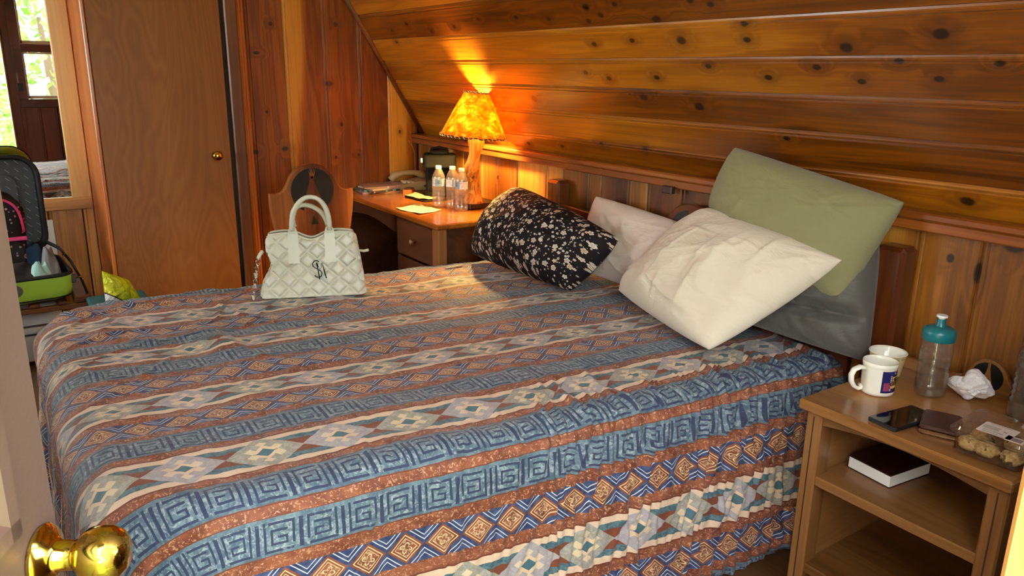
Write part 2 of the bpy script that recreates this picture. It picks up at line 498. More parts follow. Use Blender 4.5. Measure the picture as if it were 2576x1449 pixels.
# sloped ceiling: horizontal planks between knee wall and flat ceiling
ce = MB()
sx, sz = -math.cos(SL_A), math.sin(SL_A)
ceiling = struct(place(MB().box(-.04, 4.02, -.06, 1.54, -.05, -.0125).build('ceiling', dark_gap), (2.131, 4.06, 1.06), NY, (sx, 0, sz), (-sz, 0, sx)))
dd = [-.035, .0905, .218, .342, .462, .585, .730, .855, .98, 1.105, 1.23, 1.355, 1.53]
for a, b in zip(dd[:-1], dd[1:]):
    kk = [k for k in SLOPE_K if a - .012 < k[1] < b + .012]
    pm_ = wood('pine_plank', P_D, P_M, P_L, 0, .30, kk or None, 'slope', streak=.42, tint=.1, coat=.35)
    place(board(3.97, b - a).build('plank', pm_, ceiling), (0, a, 0), PX, PY, UP)
cf = struct(MB().box(-2.0, 1.40, .0, 4.72, Z_C, Z_C + .05).build('ceiling', pale_pine))
# ledge along the top of the knee wall, corner moulding
struct(place(MB().box(0, 3.97, 0, .030, 0, .058, .004).box(0, 3.97, .030, .052, 0, .066, .005).build('trim_5', pine_trim), (2.122, 4.06, 1.004), NY, UP, NX))
struct(MB().tube([(2.128, 4.036, 1.06), (2.131 + sx * 1.53, 4.036, 1.06 + sz * 1.53)], .016, 8).build('trim_6', brown_trim, smooth=True))
cab = MB().box(2.040, 2.064, 1.965, 2.015, .985, 1.012, .003).build('cable_clip', plain('dark_plastic_clip', lin(58, 32, 22), .4))
tag(cab, 'small dark block fixed under the ledge above the headboard', 'clip')
wl = struct(MB().box(-2.06, -2.0, .05, 3.3, 0, Z_C).box(-2.06, -2.0, 4.35, 4.72, 0, Z_C).box(-2.06, -2.0, 3.3, 4.35, 0, 1.0).box(-2.06, -2.0, 3.3, 4.35, 1.95, Z_C).build('wall_left', pale_pine))
win_added = struct(MB().box(-2.03, -1.98, 3.22, 3.32, .93, 2.02, .004).box(-2.03, -1.98, 4.33, 4.43, .93, 2.02, .004).box(-2.03, -1.975, 3.22, 4.43, .92, 1.02, .004).box(-2.03, -1.98, 3.22, 4.43, 1.93, 2.02, .004).build('window_added', redwood))  # unseen window, added to brighten the luggage corner

# front wall with doorway and window (seen in the mirror)
Y_F = .09
fw = MB()
fw.box(-2.0, -.31, -.05, Y_F, 0, Z_C).box(-.31, .30, -.05, Y_F, 2.02, Z_C).box(.30, .43, -.05, Y_F, 0, Z_C)
fw.box(.43, 1.25, -.05, Y_F, 0, 1.06).box(.43, 1.25, -.05, Y_F, 2.08, Z_C).box(1.25, 2.2, -.05, Y_F, 0, Z_C)
wall_front = struct(fw.build('wall_front', redwood))
for i in range(6):
    place(board(1.0 if i < 5 else 2.3, .145).build('board', redwood, wall_front), (.405 + .145 * i, Y_F + .012, 0), UP, PX, PY)
struct(place(MB().box(0, 2.02, 0, .06, 0, .010, .002).build('trim_7', redwood), (.315, Y_F, 0), UP, PX, PY))
struct(place(MB().box(0, 2.02, 0, .152, 0, .012, .002).build('trim_8', jamb_pine), (.306, -.05, 0), UP, PY, NX))
struct(place(MB().box(0, 2.02, 0, .14, 0, .012, .002).build('trim_9', jamb_pine), (-.316, .09, 0), UP, NY, PX))
win = struct(MB().box(.375, .46, Y_F - .01, Y_F + .022, 1.0, 2.14, .004).box(1.22, 1.31, Y_F - .01, Y_F + .022, 1.0, 2.14, .004)
             .box(.375, 1.31, Y_F - .01, Y_F + .024, 1.0, 1.085, .004).box(.375, 1.31, Y_F - .01, Y_F + .022, 2.06, 2.14, .004)
             .box(.44, 1.24, Y_F - .02, Y_F + .018, 1.53, 1.61, .004).build('window_1', redwood))
white_sash = plain('white_sash', lin(214, 216, 210), .4)
glass_pane = M('window_pane', .02); glass_pane.base((1, 1, 1, 1))
def thin_glass(name, tint, refl=.12, rough=.03):
    m = M(name)
    t = m.nt.nodes.new('ShaderNodeBsdfTransparent'); t.inputs[0].default_value = tint
    g = m.nt.nodes.new('ShaderNodeBsdfGlossy'); g.inputs['Roughness'].default_value = rough
    fr = m.nt.nodes.new('ShaderNodeLayerWeight'); fr.inputs[0].default_value = .5
    mx = m.nt.nodes.new('ShaderNodeMixShader')
    fac = X(m, fr.outputs['Facing']).pow(3.5) * (.75 - refl) + refl
    m.link(fac, mx.inputs[0]); m.nt.links.new(t.outputs[0], mx.inputs[1]); m.nt.links.new(g.outputs[0], mx.inputs[2])
    m.nt.links.new(mx.outputs[0], m.out.inputs[0])
    m.nt.nodes.remove(m.b)
    return m.mat
def frost(mat, f):
    nt = mat.node_tree
    o = [n for n in nt.nodes if n.type == 'OUTPUT_MATERIAL'][0]; pm = o.inputs[0].links[0].from_node
    tl = nt.nodes.new('ShaderNodeAddShader')
    for i, k in enumerate(('ShaderNodeBsdfTranslucent', 'ShaderNodeBsdfDiffuse')):
        b = nt.nodes.new(k); b.inputs[0].default_value = (.5, .49, .46, 1); nt.links.new(b.outputs[0], tl.inputs[i])
    m2 = nt.nodes.new('ShaderNodeMixShader'); m2.inputs[0].default_value = f
    nt.links.new(pm.outputs[0], m2.inputs[1]); nt.links.new(tl.outputs[0], m2.inputs[2]); nt.links.new(m2.outputs[0], o.inputs[0])
pane_m = thin_glass('clear_pane', (.95, .98, .96, 1), .03)
MB().box(-2.032, -2.029, 3.32, 4.33, 1.02, 1.93).build('pane', pane_m, win_added)
for z0, z1 in ((1.085, 1.53), (1.61, 2.06)):
    MB().box(.46, .475, .04, .06, z0, z1).box(1.205, 1.22, .04, .06, z0, z1).box(.46, 1.22, .04, .06, z0, z0 + .03).box(.46, 1.22, .04, .06, z1 - .015, z1).build('sash', white_sash, win)
    MB().box(.475, 1.205, .048, .051, z0 + .03, z1 - .015).build('pane', pane_m, win)
ch = empty('door_chain_lock', (.405, Y_F + .012, 1.16), 'black door chain lock on the casing beside the doorway, seen in the mirror', 'lock')
blk_metal = plain('black_metal', lin(30, 28, 28), .4)
MB().box(-.024, .024, 0, .02, 0, .075, .004).build('lock_plate', blk_metal, ch)
cm = MB()
for i in range(7):
    cm.tube([(-.015 + .004 * math.cos(a), .024, .085 + .013 * i + .008 * math.sin(a)) for a in [k * PI / 4 for k in range(8)]], .0014, 5, closed=True)
cm.build('chain', plain('steel', lin(170, 165, 155), .3, Metallic=1.0), ch)

# entry door, swung into the room
DW = .644
door2 = struct(empty('door_2', (-.30, .115, 0), None, None, math.atan2(.565, .309)))
door_m = plain('painted_door', lin(90, 69, 60), .42, mott=.06, mscale=14, bump=.15, bscale=160)
dm = MB().box(0, DW, 0, .042, .01, 2.0, .003)
dm.build('door_leaf', door_m, door2)
for z0, z1 in ((1.06, 1.86), (.2, .90)):
    x0, x1 = .07, DW - .062
    pm = MB()
    for q in ((x0, x1, z0, z0 + .026), (x0, x1, z1 - .026, z1), (x0, x0 + .026, z0, z1), (x1 - .026, x1, z0, z1)):
        pm.box(q[0], q[1], -.011, .002, q[2], q[3], .007)
    pm.box(x0 + .06, x1 - .06, -.008, .002, z0 + .06, z1 - .06, .007)
    pm.build('door_panel', door_m, door2)
ks = M('worn_brass', .13, .5, Metallic=1.0)
_n = ks.noise(ks.coord(), 55, 5, .65); _n2 = ks.noise(ks.coord(), 14, 2)
_w = (_n * _n2 * 4).step(1.0, 1.25)
ks.base(ks.mix(_w, lin(226, 190, 84), lin(140, 108, 48)))
ks.rough(_w * .3 + .13)
km = Matrix.Translation((DW - .032, 0, 1.022)) @ Matrix.Rotation(PI / 2, 4, 'X')
kb = MB().lathe([(.001, .001), (.025, .001), (.0262, .004), (.023, .008), (.016, .012), (.0125, .015), (.012, .028)], 32, cap1=False)
rose = kb.build('rose', ks.mat, door2, smooth=True, angle=50)
rose.matrix_local = km
kb = MB().lathe([(.012, .026), (.0125, .029), (.017, .032), (.0215, .038), (.0228, .046), (.0222, .054), (.019, .061), (.012, .0665), (.0005, .068)], 36, cap0=False)
kn = kb.build('knob', ks.mat, door2, smooth=True)
kn.matrix_local = km

# outside: trees beyond the doorway and window
leaf_m = plain('tree_leaves', lin(120, 165, 70), .7, mott=.5, mscale=4)
bark_m = plain('tree_bark', lin(84, 66, 48), .9, mott=.3)
for i, (tx, ty, h, lab) in enumerate(((1.0, -4.6, 3.0, 'bushy green tree straight outside the window, seen in the mirror'), (-1.9, -5.4, 3.6, 'tall green tree outside the doorway, seen in the mirror'), (4.4, -6.0, 4.2, 'tall green tree right of the window tree, seen in the mirror'), (-5.6, -8.0, 4.6, 'far green tree left of the doorway, seen in the mirror'))):
    tr = empty('garden_tree', (tx, ty, -.15), lab, 'tree')
    MB().tube([(0, 0, 0), (.05, .02, h * .3), (-.03, .0, h * .75)], [.1, .08, .03], 8).build('trunk', bark_m, tr, smooth=True)
    rg = np.random.RandomState(40 + i); lm = MB(); lv = []; lf = []
    for k in range(1700):
        a = rg.uniform(0, 2 * PI); zz = rg.uniform(.04, 1); rad = h * .42 * math.sqrt(max(.02, 1 - abs(zz - .45) * 1.6)) * rg.uniform(.55, 1)
        c = Vector((rad * math.cos(a), rad * math.sin(a), zz * h)); s_ = rg.uniform(.05, .1)
        d1 = Vector(rg.normal(size=3)).normalized() * s_; d2 = Vector(rg.normal(size=3)).normalized() * s_
        o_ = len(lv); lv += [c - d1, c + d2, c + d1, c - d2]; lf.append((o_, o_ + 1, o_ + 2, o_ + 3))
    lm.add(lv, lf).build('foliage', leaf_m, tr)
# ------------------------------------------------------------------ bed
bed_wood = wood('headboard_wood', lin(58, 24, 10), lin(104, 50, 20), lin(140, 76, 32), 2, .3, streak=.3, coat=.3)
bed_wood_h = wood('headboard_wood_rail', lin(58, 24, 10), lin(100, 48, 20), lin(136, 74, 32), 1, .3, streak=.3, coat=.3)
inlay_m = plain('black_inlay', lin(22, 20, 18), .4)
sheet_m = plain('mattress_cloth', lin(205, 200, 190), .8)
def leaf_inlay(mb, cx, cz, r, d0, d1, plane, mi=0, spread=.30):
    """two dark half discs parted by a tree-like tongue of bare wood"""
    for s_ in (-1, 1):
        pts = []
        for i in range(15):
            a = math.radians(84 - 148 * i / 14)
            pts.append((cx + s_ * r * math.cos(a), cz + r * math.sin(a)))
        pts += [(cx + s_ * r * (.13 + spread * .75), cz - r * .42), (cx + s_ * r * .16, cz + r * .30), (cx + s_ * r * .09, cz + r * .66)]
        mb.prism(pts, d0, d1, plane, mi)
    return mb
bed = empty('bed', (1.05, 2.0, 0), 'queen bed with carved dark wood headboard against the pine wainscot', 'bed')
MB().prism(rrect(-.82, .93, -.50, .60, .16), .12, .32, 'xy', bev=.02).build('box_spring', sheet_m, bed)
MB().prism(rrect(-.82, .93, -.50, .60, .16), .33, .55, 'xy', bev=.04).build('mattress', sheet_m, bed)
hb = MB()
zc = .845
out = [(-.80, .30), (.63, .30), (.63, .86)] + [(.55, .86), (.30, .845), (.10, .85), (.02, .868)] + arc(-.145, .845, .122, 18, 162, 14) + [(-.30, .868), (-.40, .85), (-.6, .845), (-.72, .86), (-.80, .86)]
hb.prism(out, .978, 1.006, 'yz', 0, bev=.004)
hbo = hb.build('headboard', bed_wood_h, bed)
leaf_inlay(MB(), -.145, .845, .098, .9765, .9795, 'yz').build('tree_inlay', inlay_m, hbo)
for y0 in (-.93, .60):
    MB().box(.965, 1.04, y0, y0 + .085, .0, .958, .012).build('post', bed_wood, bed)
for y0 in (-.62, .62):
    MB().box(-.93, .97, y0, y0 + .03, .16, .30, .006).build('side_rail', bed_wood, bed)
for x0 in (-.9,):
    for y0 in (-.6, .57): MB().box(x0, x0 + .06, y0, y0 + .06, 0, .13, .006).build('leg', bed_wood, bed)

# ------------------------------------------------------------------ bedspread cloth patterns
RUST, RUST2, PEACH = lin(152, 88, 60), lin(118, 60, 40), lin(238, 208, 182)
TEAL, TEAL2, NAVY, PALE = lin(104, 126, 140), lin(76, 98, 116), lin(56, 64, 94), lin(178, 188, 190)
LAV, OLIVE = lin(172, 162, 166), lin(158, 152, 138)
def cloth(name):
    m = M(name, .62, .25)
    m.b.inputs['Sheen Weight'].default_value = .15
    uv = m.coord('UV')
    u, v, _ = m.sep(uv)
    return m, uv, u, v
def finish(m, uv, c):
    n = m.noise(uv, 55, 3, .6)
    c = m.mix((m.noise(uv, 7.0, 2)) * .2, c, m.mix(.5, c, (0, 0, 0, 1)))
    c = m.mix(.22, c, (0, 0, 0, 1))
    m.base(c)
    m.bump(n + m.noise(uv, 26, 2, .5, .5) * 1.2, .38, .006)
    return m.mat
def mat_rust():
    m, uv, u, v = cloth('quilt_rust')
    fl = m.noise(uv, 130, 3, .6, 1.2)
    c = m.mix(m.noise(uv, 20, 2).step(.35, .65), RUST, RUST2)
    c = m.mix(fl.step(.52, .66), c, lin(206, 152, 118))
    return finish(m, uv, c)
def mat_key(s0, s1):
    m, uv, u, v = cloth('quilt_greek_key')
    wob = (m.noise(uv, 14, 1) - .5) * .05
    t = (v - s0) * (1.0 / (s1 - s0)) + wob
    a = (u * (1 / .085) + wob).ping(1.0)
    def boxm(x0, x1, t0, t1):
        return (a - (x0 + x1) / 2).abs().lt((x1 - x0) / 2) * (t - (t0 + t1) / 2).abs().lt((t1 - t0) / 2)
    rects = [(.0, .045, .10, .86), (.14, .20, .12, .88), (.14, .82, .10, .165), (.26, .86, .80, .865), (.80, .86, .26, .86), (.30, .355, .28, .66),
             (.30, .70, .62, .68), (.30, .70, .28, .34), (.645, .70, .28, .50), (.47, .70, .45, .505), (.95, 1.0, .10, .86)]
    k = None
    for r_ in rects:
        b_ = boxm(*r_); k = b_ if k is None else k.max(b_)
    mot = m.noise(uv, 70, 3, .65, 1.5)
    inner = t.within(.1, .88)
    c = m.mix(m.noise(uv, 26, 2).step(.3, .7), TEAL, TEAL2)
    c = m.mix(mot.step(.44, .70) * (inner * .6 + .25), c, PALE)
    c = m.mix(k * (1 - mot.step(.62, .75) * .5), c, NAVY)
    c = m.mix((t.lt(.03) + t.gt(.975)).min(1.0), c, RUST2)
    return finish(m, uv, c)
def mat_flower(s0, s1):
    m, uv, u, v = cloth('quilt_flower_diamonds')
    wob = (m.noise(uv, 18, 1) - .5) * .06
    t = (v - s0) * (1.0 / (s1 - s0))
    q = ((t - .5) * (1 / .29)) + wob             # -1..1 inside the blue strip
    a = ((u * (1 / .086) + wob * .5).fract() - .5) * 2
    r_ = a.abs() + q.abs()
    strip = q.abs().lt(1.0)
    fl = m.noise(uv, 130, 3, .6, 1.2)
    rust = m.mix(m.noise(uv, 20, 2).step(.35, .65), RUST, RUST2)
    rust_s = m.mix(fl.step(.52, .66), rust, lin(206, 152, 118))
    blue = m.mix(m.noise(uv, 60, 2).step(.35, .7), lin(48, 58, 98), lin(76, 90, 130))
    wh = (r_.within(1.22, 1.29) + r_.within(1.50, 1.56)).min(1.0)
    blue = m.mix(wh, blue, lin(214, 214, 216))
    cream = lin(238, 204, 160)
    th = a.atan2(q)
    rad = (a * a + q * q).sqrt()
    pet = ((th * 2.0 + .8).sin().abs() * .22 + .09)
    flo = (rad - pet).abs().lt(.032)
    lines = (r_.within(.74, .81) + r_.within(.56, .605) + flo).min(1.0)
    inside = m.mix((r_.lt(.56) * fl.step(.5, .58) * .5), rust, cream)
    inside = m.mix(lines, inside, cream)
    c = m.mix(r_.lt(.97), blue, inside)
    c = m.mix(strip, rust_s, c)
    return finish(m, uv, c)
def mat_cream(s0, s1, phase):
    m, uv, u, v = cloth('quilt_cream_diamonds')
    wob = (m.noise(uv, 16, 1) - .5) * .06
    t = (v - s0) * (1.0 / (s1 - s0))
    q = (t - .5) * 2 + wob
    cu = u * (1 / .165) + phase
    a = (cu.fract() - .5) * 2
    par = (cu.floor() * .5).fract().gt(.25)
    aq = q.abs()
    r_ = a.abs() * .98 + aq * 1.02
    mot = m.noise(uv, 80, 3, .6, 1.0)
    c = m.mix(mot * .5, PEACH, lin(206, 168, 138))
    c = m.mix(aq.lt(.66), c, m.mix(mot.step(.4, .6), lin(98, 128, 134), lin(70, 98, 108)))
    c = m.mix(aq.lt(.40), c, m.mix(mot * .6, RUST2, RUST))
    d = m.mix(par, LAV, OLIVE)
    d = m.mix(mot.step(.42, .6) * .5, d, lin(196, 190, 186))
    chk = ((a * 6.0 + q * 6.0) * .5).floor() + ((a * 6.0 - q * 6.0) * .5).floor()
    chk = (chk * .5).fract().gt(.25)
    ring = r_.within(.24, .66)
    d = m.mix(ring * chk * .85, d, m.mix(par, lin(232, 206, 176), lin(236, 212, 170)))
    d = m.mix(r_.within(.22, .40) * (1 - aq.lt(.03)), d, lin(232, 200, 168))
    d = m.mix(r_.lt(.24), d, lin(76, 112, 122))
    c = m.mix(r_.lt(1.0), c, d)
    c = m.mix(aq.gt(.93), c, RUST2)
    return finish(m, uv, c)
BANDS = [(.75, .882, 'k'), (.882, 1.022, 'f'), (1.022, 1.157, 'c'), (1.157, 1.297, 'f'), (1.297, 1.383, 'k'), (1.383, 1.405, 'r'), (1.405, 1.498, 'k'),
         (1.498, 1.520, 'r'), (1.520, 1.662, 'c'), (1.662, 1.684, 'r'), (1.684, 1.776, 'k'), (1.776, 1.902, 'f'), (1.902, 2.024, 'c'), (2.024, 2.174, 'f'),
         (2.174, 2.272, 'k'), (2.272, 2.292, 'r'), (2.292, 2.386, 'c'), (2.386, 2.400, 'r'), (2.400, 2.484, 'k'), (2.484, 2.630, 'f'), (2.630, 2.770, 'c'),
         (2.770, 2.935, 'f'), (2.935, 3.03, 'k'), (3.03, 3.05, 'r'), (3.05, 3.17, 'c'), (3.17, 3.30, 'f'), (3.30, 3.46, 'k')]
qm = []
rust_mat = mat_rust()
for i, (a, b, k) in enumerate(BANDS):
    qm.append({'r': lambda a, b: rust_mat, 'k': mat_key, 'f': mat_flower, 'c': lambda a, b: mat_cream(a, b, (i * .37) % 1)}[k](a, b))
vs, vb = [], []
for i, (a, b, k) in enumerate(BANDS):
    n = max(2, int(round((b - a) / .0085)))
    for j in range(n): vs.append(a + (b - a) * j / n); vb.append(i)
vs.append(BANDS[-1][1])
us = np.concatenate([np.linspace(-.40, .16, 70, endpoint=False), np.linspace(.16, 1.0, 120, endpoint=False), np.linspace(1.0, 2.045, 250)])
U, V = np.meshgrid(us, np.array(vs), indexing='ij')
R0 = .17                                     # plan radius of the mattress corners
CU, CN, CF = .155 + R0, 1.47 + R0, 2.975 - R0
qx = np.maximum(CU - U, 0); qn = np.maximum(CN - V, 0); qf = np.maximum(V - CF, 0)
qy = qn + qf
rr = np.hypot(qx, qy); rs = np.maximum(rr, 1e-9)
dirx, diry = qx / rs, qy / rs
re = .07 + .035 * dirx ** 2
dd0 = np.maximum(rr - R0, 0)
aa = np.minimum(dd0 / re, PI / 2)
qq = np.maximum(dd0 - re * PI / 2, 0)
outw = re * np.sin(aa) + .045 * qq
dn = re * (1 - np.cos(aa)) + qq
rad = np.where(rr > R0, R0 + outw, rr)
sgn = np.where(qn > 0, -1.0, 1.0)
Xc = np.where(rr > 0, np.maximum(U, CU) - dirx * rad, U)
Wc = np.where(rr > 0, np.clip(V, CN, CF) + sgn * diry * rad, V)
Zc = .60 - dn
d1 = dn * (qn > 0) * diry ** 2; d2 = dn * (qf > 0) * diry ** 2; d3 = dn * dirx ** 2; q3 = qq * dirx ** 2
# body of the cloth: soft swells on top, gathered folds on the hanging sides, sharp creases near the head
top = np.exp(-(dn / .03) ** 2)
sw = snoise(U, V, 1.6, 3, 2) * .004 + snoise(U, V, 5.0, 5, 2) * .0026 + snoise(U, V, 15.0, 6, 2) * .0013
rid = (1 - np.abs(np.sin(6.283 * (U * 1.9 + V * 1.1 + .25 * snoise(U, V, 1.3, 9, 2))))) ** 7
rid2 = (1 - np.abs(np.sin(6.283 * (U * 1.5 - V * 2.3 + .3 * snoise(U, V, 1.2, 19, 2))))) ** 9
far = np.clip((V - 1.9) / .6, 0, 1) * np.clip((1.2 - U) / .6, 0, 1)
Zc = Zc + top * (sw + rid * .011 * far + rid2 * .007 * (.15 + far))
Zc = Zc + top * .022 * np.exp(-(((U - .52) / .05) ** 2)) * np.exp(-(((V - 2.36 + (U - .52) * .8) / .16) ** 2)) * far ** .3
headw = np.clip((U - .95) / .8, 0, 1)
near = np.clip((1.62 - V) / .2, 0, 1)
fold = np.zeros_like(U)
rg = np.random.RandomState(21)
for k in range(46):
    uc = rg.uniform(.55, 2.03); wd = rg.uniform(.0045, .011); am = rg.uniform(.004, .012) * (.25 + .75 * min(1, max(0, (uc - .7) / .7)))
    lean = rg.uniform(-.25, .05) - .12
    s_top = rg.uniform(1.45, 1.75)
    x_ = U - uc - lean * (1.45 - V) - .012 * np.sin(V * 17 + k)
    env = np.clip((s_top - V) / .12, 0, 1) * np.clip((V - .7) / .3, .35, 1)
    fold += am * env * (np.exp(-(x_ / wd) ** 2) - .55 * np.exp(-((x_ - wd * 1.9) / (wd * 1.1)) ** 2))
for k in range(60):
    uc = rg.uniform(1.0, 2.03); wd = rg.uniform(.004, .007); am = rg.uniform(.003, .006)
    lean = rg.uniform(-.3, .1) - .10; s_top = rg.uniform(1.40, 1.70); s_bot = rg.uniform(.8, 1.3)
    x_ = U - uc - lean * (1.45 - V) - .010 * np.sin(V * 21 + k)
    env = np.clip((s_top - V) / .10, 0, 1) * np.clip((V - s_bot) / .15, 0, 1)
    fold += am * env * (np.exp(-(x_ / wd) ** 2) - .6 * np.exp(-((x_ - wd * 2.0) / (wd * 1.1)) ** 2))
fold += near * headw * .006 * snoise(U * 3.0, V * .7, 9, 31, 2)
sidew = np.clip(d1 / .06, 0, 1)
Wc = Wc - fold * sidew - sidew * .006 * snoise(U, V * .3, 2.2, 41, 2)
Zc = Zc + fold * (1 - sidew)
Wc = Wc + np.clip(d2 / .06, 0, 1) * .008 * snoise(U, V * .3, 3, 45, 2)
Xc = Xc - np.clip(d3 / .06, 0, 1) * (.009 * snoise(V, U * .25, 4.5, 51, 3) - .012 * np.sin(V * 38 + snoise(V, U, 1, 52) * 2) * np.clip(q3 / .2, 0, 1))
Zc = np.maximum(Zc, .035 + .012 * snoise(U, V, 3, 61, 1))
Yc = Wc - .1 * Xc
nu, nv = U.shape
me_v = np.stack([Xc, Yc, Zc], -1).reshape(-1, 3)
idx = np.arange(nu * nv).reshape(nu, nv)
fc = np.stack([idx[:-1, :-1], idx[1:, :-1], idx[1:, 1:], idx[:-1, 1:]], -1).reshape(-1, 4)
bs = MB()
bs.v = me_v.tolist(); bs.f = fc.tolist(); bs.mi = np.tile(np.array(vb), nu - 1).tolist()
spread = bs.build('bedspread', qm, smooth=True, uv=np.stack([U, V], -1).reshape(-1, 2))
tag(spread, 'quilted bedspread striped in rust, teal greek key and cream diamonds', 'bedspread')

# ------------------------------------------------------------------ pillows
def fabric(name, col, rough=.75, wr=.3, var=.12):
    m = M(name, rough, .2)
    m.b.inputs['Sheen Weight'].default_value = .2
    uv = m.coord('UV')
    n = m.noise(m.vm('MULTIPLY', uv, (1, 1.7, 1)), 7, 5, .55, 1.6)
    m.base(m.mix(n * var, col, tuple(c * .6 for c in col[:3]) + (1,)))
    m.bump(n + m.noise(uv, 420, 1) * .03, wr, .03)
    return m.mat
def floral():
    m = M('black_floral_cotton', .75, .2)
    uv = m.coord('UV')
    c = lin(24, 18, 22)
    lv = m.voro(uv, 95, 1.0)
    ld = X(m, lv.outputs['Distance'])
    lc = m.sep(X(m, lv.outputs['Color']))
    c = m.mix(ld.lt(.26) * lc[0].gt(.62), c, lin(176, 166, 158))
    for scale, rnd, r0, dens, seed in ((62, .8, .34, .30, 3.7), (33, .75, .37, .12, 0.0)):
        off = m.vm('ADD', uv, (seed, seed * .7, 0))
        w = m.voro(off, scale, rnd)
        d = X(m, w.outputs['Distance'])
        cc = m.sep(X(m, w.outputs['Color']))
        dv = m.vm('SUBTRACT', m.vm('MULTIPLY', off, (scale, scale, scale)), m.vm('MULTIPLY', X(m, w.outputs['Position']), (scale, scale, scale)))
        q = m.sep(dv)
        th = q[1].atan2(q[0])
        pet = (th * 2.5 + cc[2] * 6).sin().abs()
        rr = d / ((pet * .28 + .74) * r0)
        on = rr.lt(1.0) * cc[0].gt(dens)
        cr = m.mix(cc[1], lin(214, 204, 194), lin(206, 176, 150))
        edge_ = rr.within(.52, .62) + rr.within(.24, .34) + (pet.lt(.16) * rr.gt(.55))
        fl = m.mix(edge_.min(1.0) * .75, cr, lin(70, 50, 46))
        fl = m.mix(rr.lt(.16), fl, lin(120, 70, 60))
        c = m.mix(on, c, fl)
    m.base(c)
    m.bump(m.noise(uv, 10, 4, .55, .6), .25, .01)
    return m.mat
def pillow(name, A, B, C_, D, tf, tb, mat, label, seed, n=60, wr=1.0, pinch=.0, p=.36, ridge=None, fn=None):
    A, B, C_, D = (np.array(q, float) for q in (A, B, C_, D))
    g = np.linspace(-1, 1, n + 1)
    g = np.sign(g) * (1 - (1 - np.abs(g)) ** 1.35)
    u, v = np.meshgrid(g, g, indexing='ij')
    cr_ = 1 - .02 * (u * v) ** 4
    up = u * (1 - pinch * (1 - v * v) ** 1.0) * cr_; vp = v * (1 - pinch * (1 - u * u)) * cr_
    a, b = (up + 1) / 2, (vp + 1) / 2
    P = ((1 - a) * (1 - b))[..., None] * A + ((1 - a) * b)[..., None] * B + (a * b)[..., None] * C_ + (a * (1 - b))[..., None] * D
    nr = np.cross(C_ - A, B - D); nr /= np.linalg.norm(nr)
    if nr[0] + nr[1] > 0: nr = -nr
    W = (np.linalg.norm(D - A) + np.linalg.norm(C_ - B)) / 2; H = (np.linalg.norm(B - A) + np.linalg.norm(C_ - D)) / 2
    x, y = u * W / 2, v * H / 2
    bul = ((1 - np.abs(u) ** 2.3) * (1 - np.abs(v) ** 2.3)) ** p
    nz = snoise(x, y, 2.2, seed, 2) * .010 + snoise(x, y, 6, seed + 1, 2) * .0035
    wx = x + .03 * snoise(x, y, 3, seed + 21, 2); wy = y + .03 * snoise(x, y, 3, seed + 22, 2)
    for fr_, am_ in ((2.6, .006), (4.5, .004)):
        nz = nz + am_ * (np.clip(1 - np.abs(snoise(wx, wy * 1.6, fr_, seed + 31 + int(fr_), 1)), 0, 1) ** 5) * (.5 + .5 * snoise(x, y, 2, seed + 33, 1))
    rg = np.random.RandomState(seed + 5)
    for k in range(22):
        an = rg.uniform(0, PI); cx, cy2 = rg.uniform(-.7, .7) * W / 2, rg.uniform(-.7, .7) * H / 2
        s1 = (x - cx) * math.cos(an) + (y - cy2) * math.sin(an); s2 = -(x - cx) * math.sin(an) + (y - cy2) * math.cos(an)
        s2 = s2 + .15 * s1 ** 2 * rg.uniform(-6, 6)
        nz = nz + rg.uniform(.0015, .0045) * np.exp(-(s1 / rg.uniform(.05, .14)) ** 2) * np.exp(-(s2 / rg.uniform(.005, .010)) ** 2)
    # gathers running in from the corners
    for sx_ in (-1, 1):
        for sy_ in (-1, 1):
            rr = np.hypot(x - sx_ * W / 2, y - sy_ * H / 2); th = np.arctan2(y - sy_ * H / 2, x - sx_ * W / 2)
            nz = nz + .0025 * np.sin(th * 13 + seed) * np.exp(-(rr / .11) ** 2) * (1 - np.exp(-(rr / .03) ** 2))
    ed = 1 - np.exp(-((1 - np.abs(u)) * 7)) * 1; ed = ed * (1 - np.exp(-((1 - np.abs(v)) * 7)))
    front = P + nr * (bul * tf + nz * wr * ed)[..., None]
    back = P - nr * (bul * tb + nz * .5 * ed)[..., None]
    if fn is not None: front = fn(front, u, v, nr)
    N = n + 1
    vid = np.arange(N * N).reshape(N, N); bid = vid + N * N
    inner = (np.abs(u) < .9999) & (np.abs(v) < .9999)
    bid = np.where(inner, bid, vid)
    ff = np.stack([vid[:-1, :-1], vid[1:, :-1], vid[1:, 1:], vid[:-1, 1:]], -1).reshape(-1, 4)
    fb = np.stack([bid[:-1, :-1], bid[:-1, 1:], bid[1:, 1:], bid[1:, :-1]], -1).reshape(-1, 4)
    mb = MB(); mb.v = np.concatenate([front.reshape(-1, 3), back.reshape(-1, 3)]).tolist()
    mb.f = np.concatenate([ff, fb]).tolist(); mb.mi = [0] * len(mb.f)
    uv = np.stack([x, y], -1).reshape(-1, 2)
    o = mb.build(name, mat, smooth=True, uv=np.concatenate([uv, uv + 3.0]))
    return tag(o, label, 'pillow')
pillow('bed_pillow', (1.93, 1.80, .650), (2.005, 1.74, .90), (2.010, 1.135, .960), (1.945, 1.085, .640), .12, .02,
       fabric('grey_satin', lin(88, 84, 80), .45, .35), 'dark grey satin pillow at the bottom of the stack next to the nightstand', 101, n=80, wr=1.5, p=.42,
       fn=lambda P, u, v, nr: P - nr * (.045 * np.exp(-((v + .38 - .12 * u) / .10) ** 2) * np.clip((1 - np.abs(u)) * 5, 0, 1))[..., None])
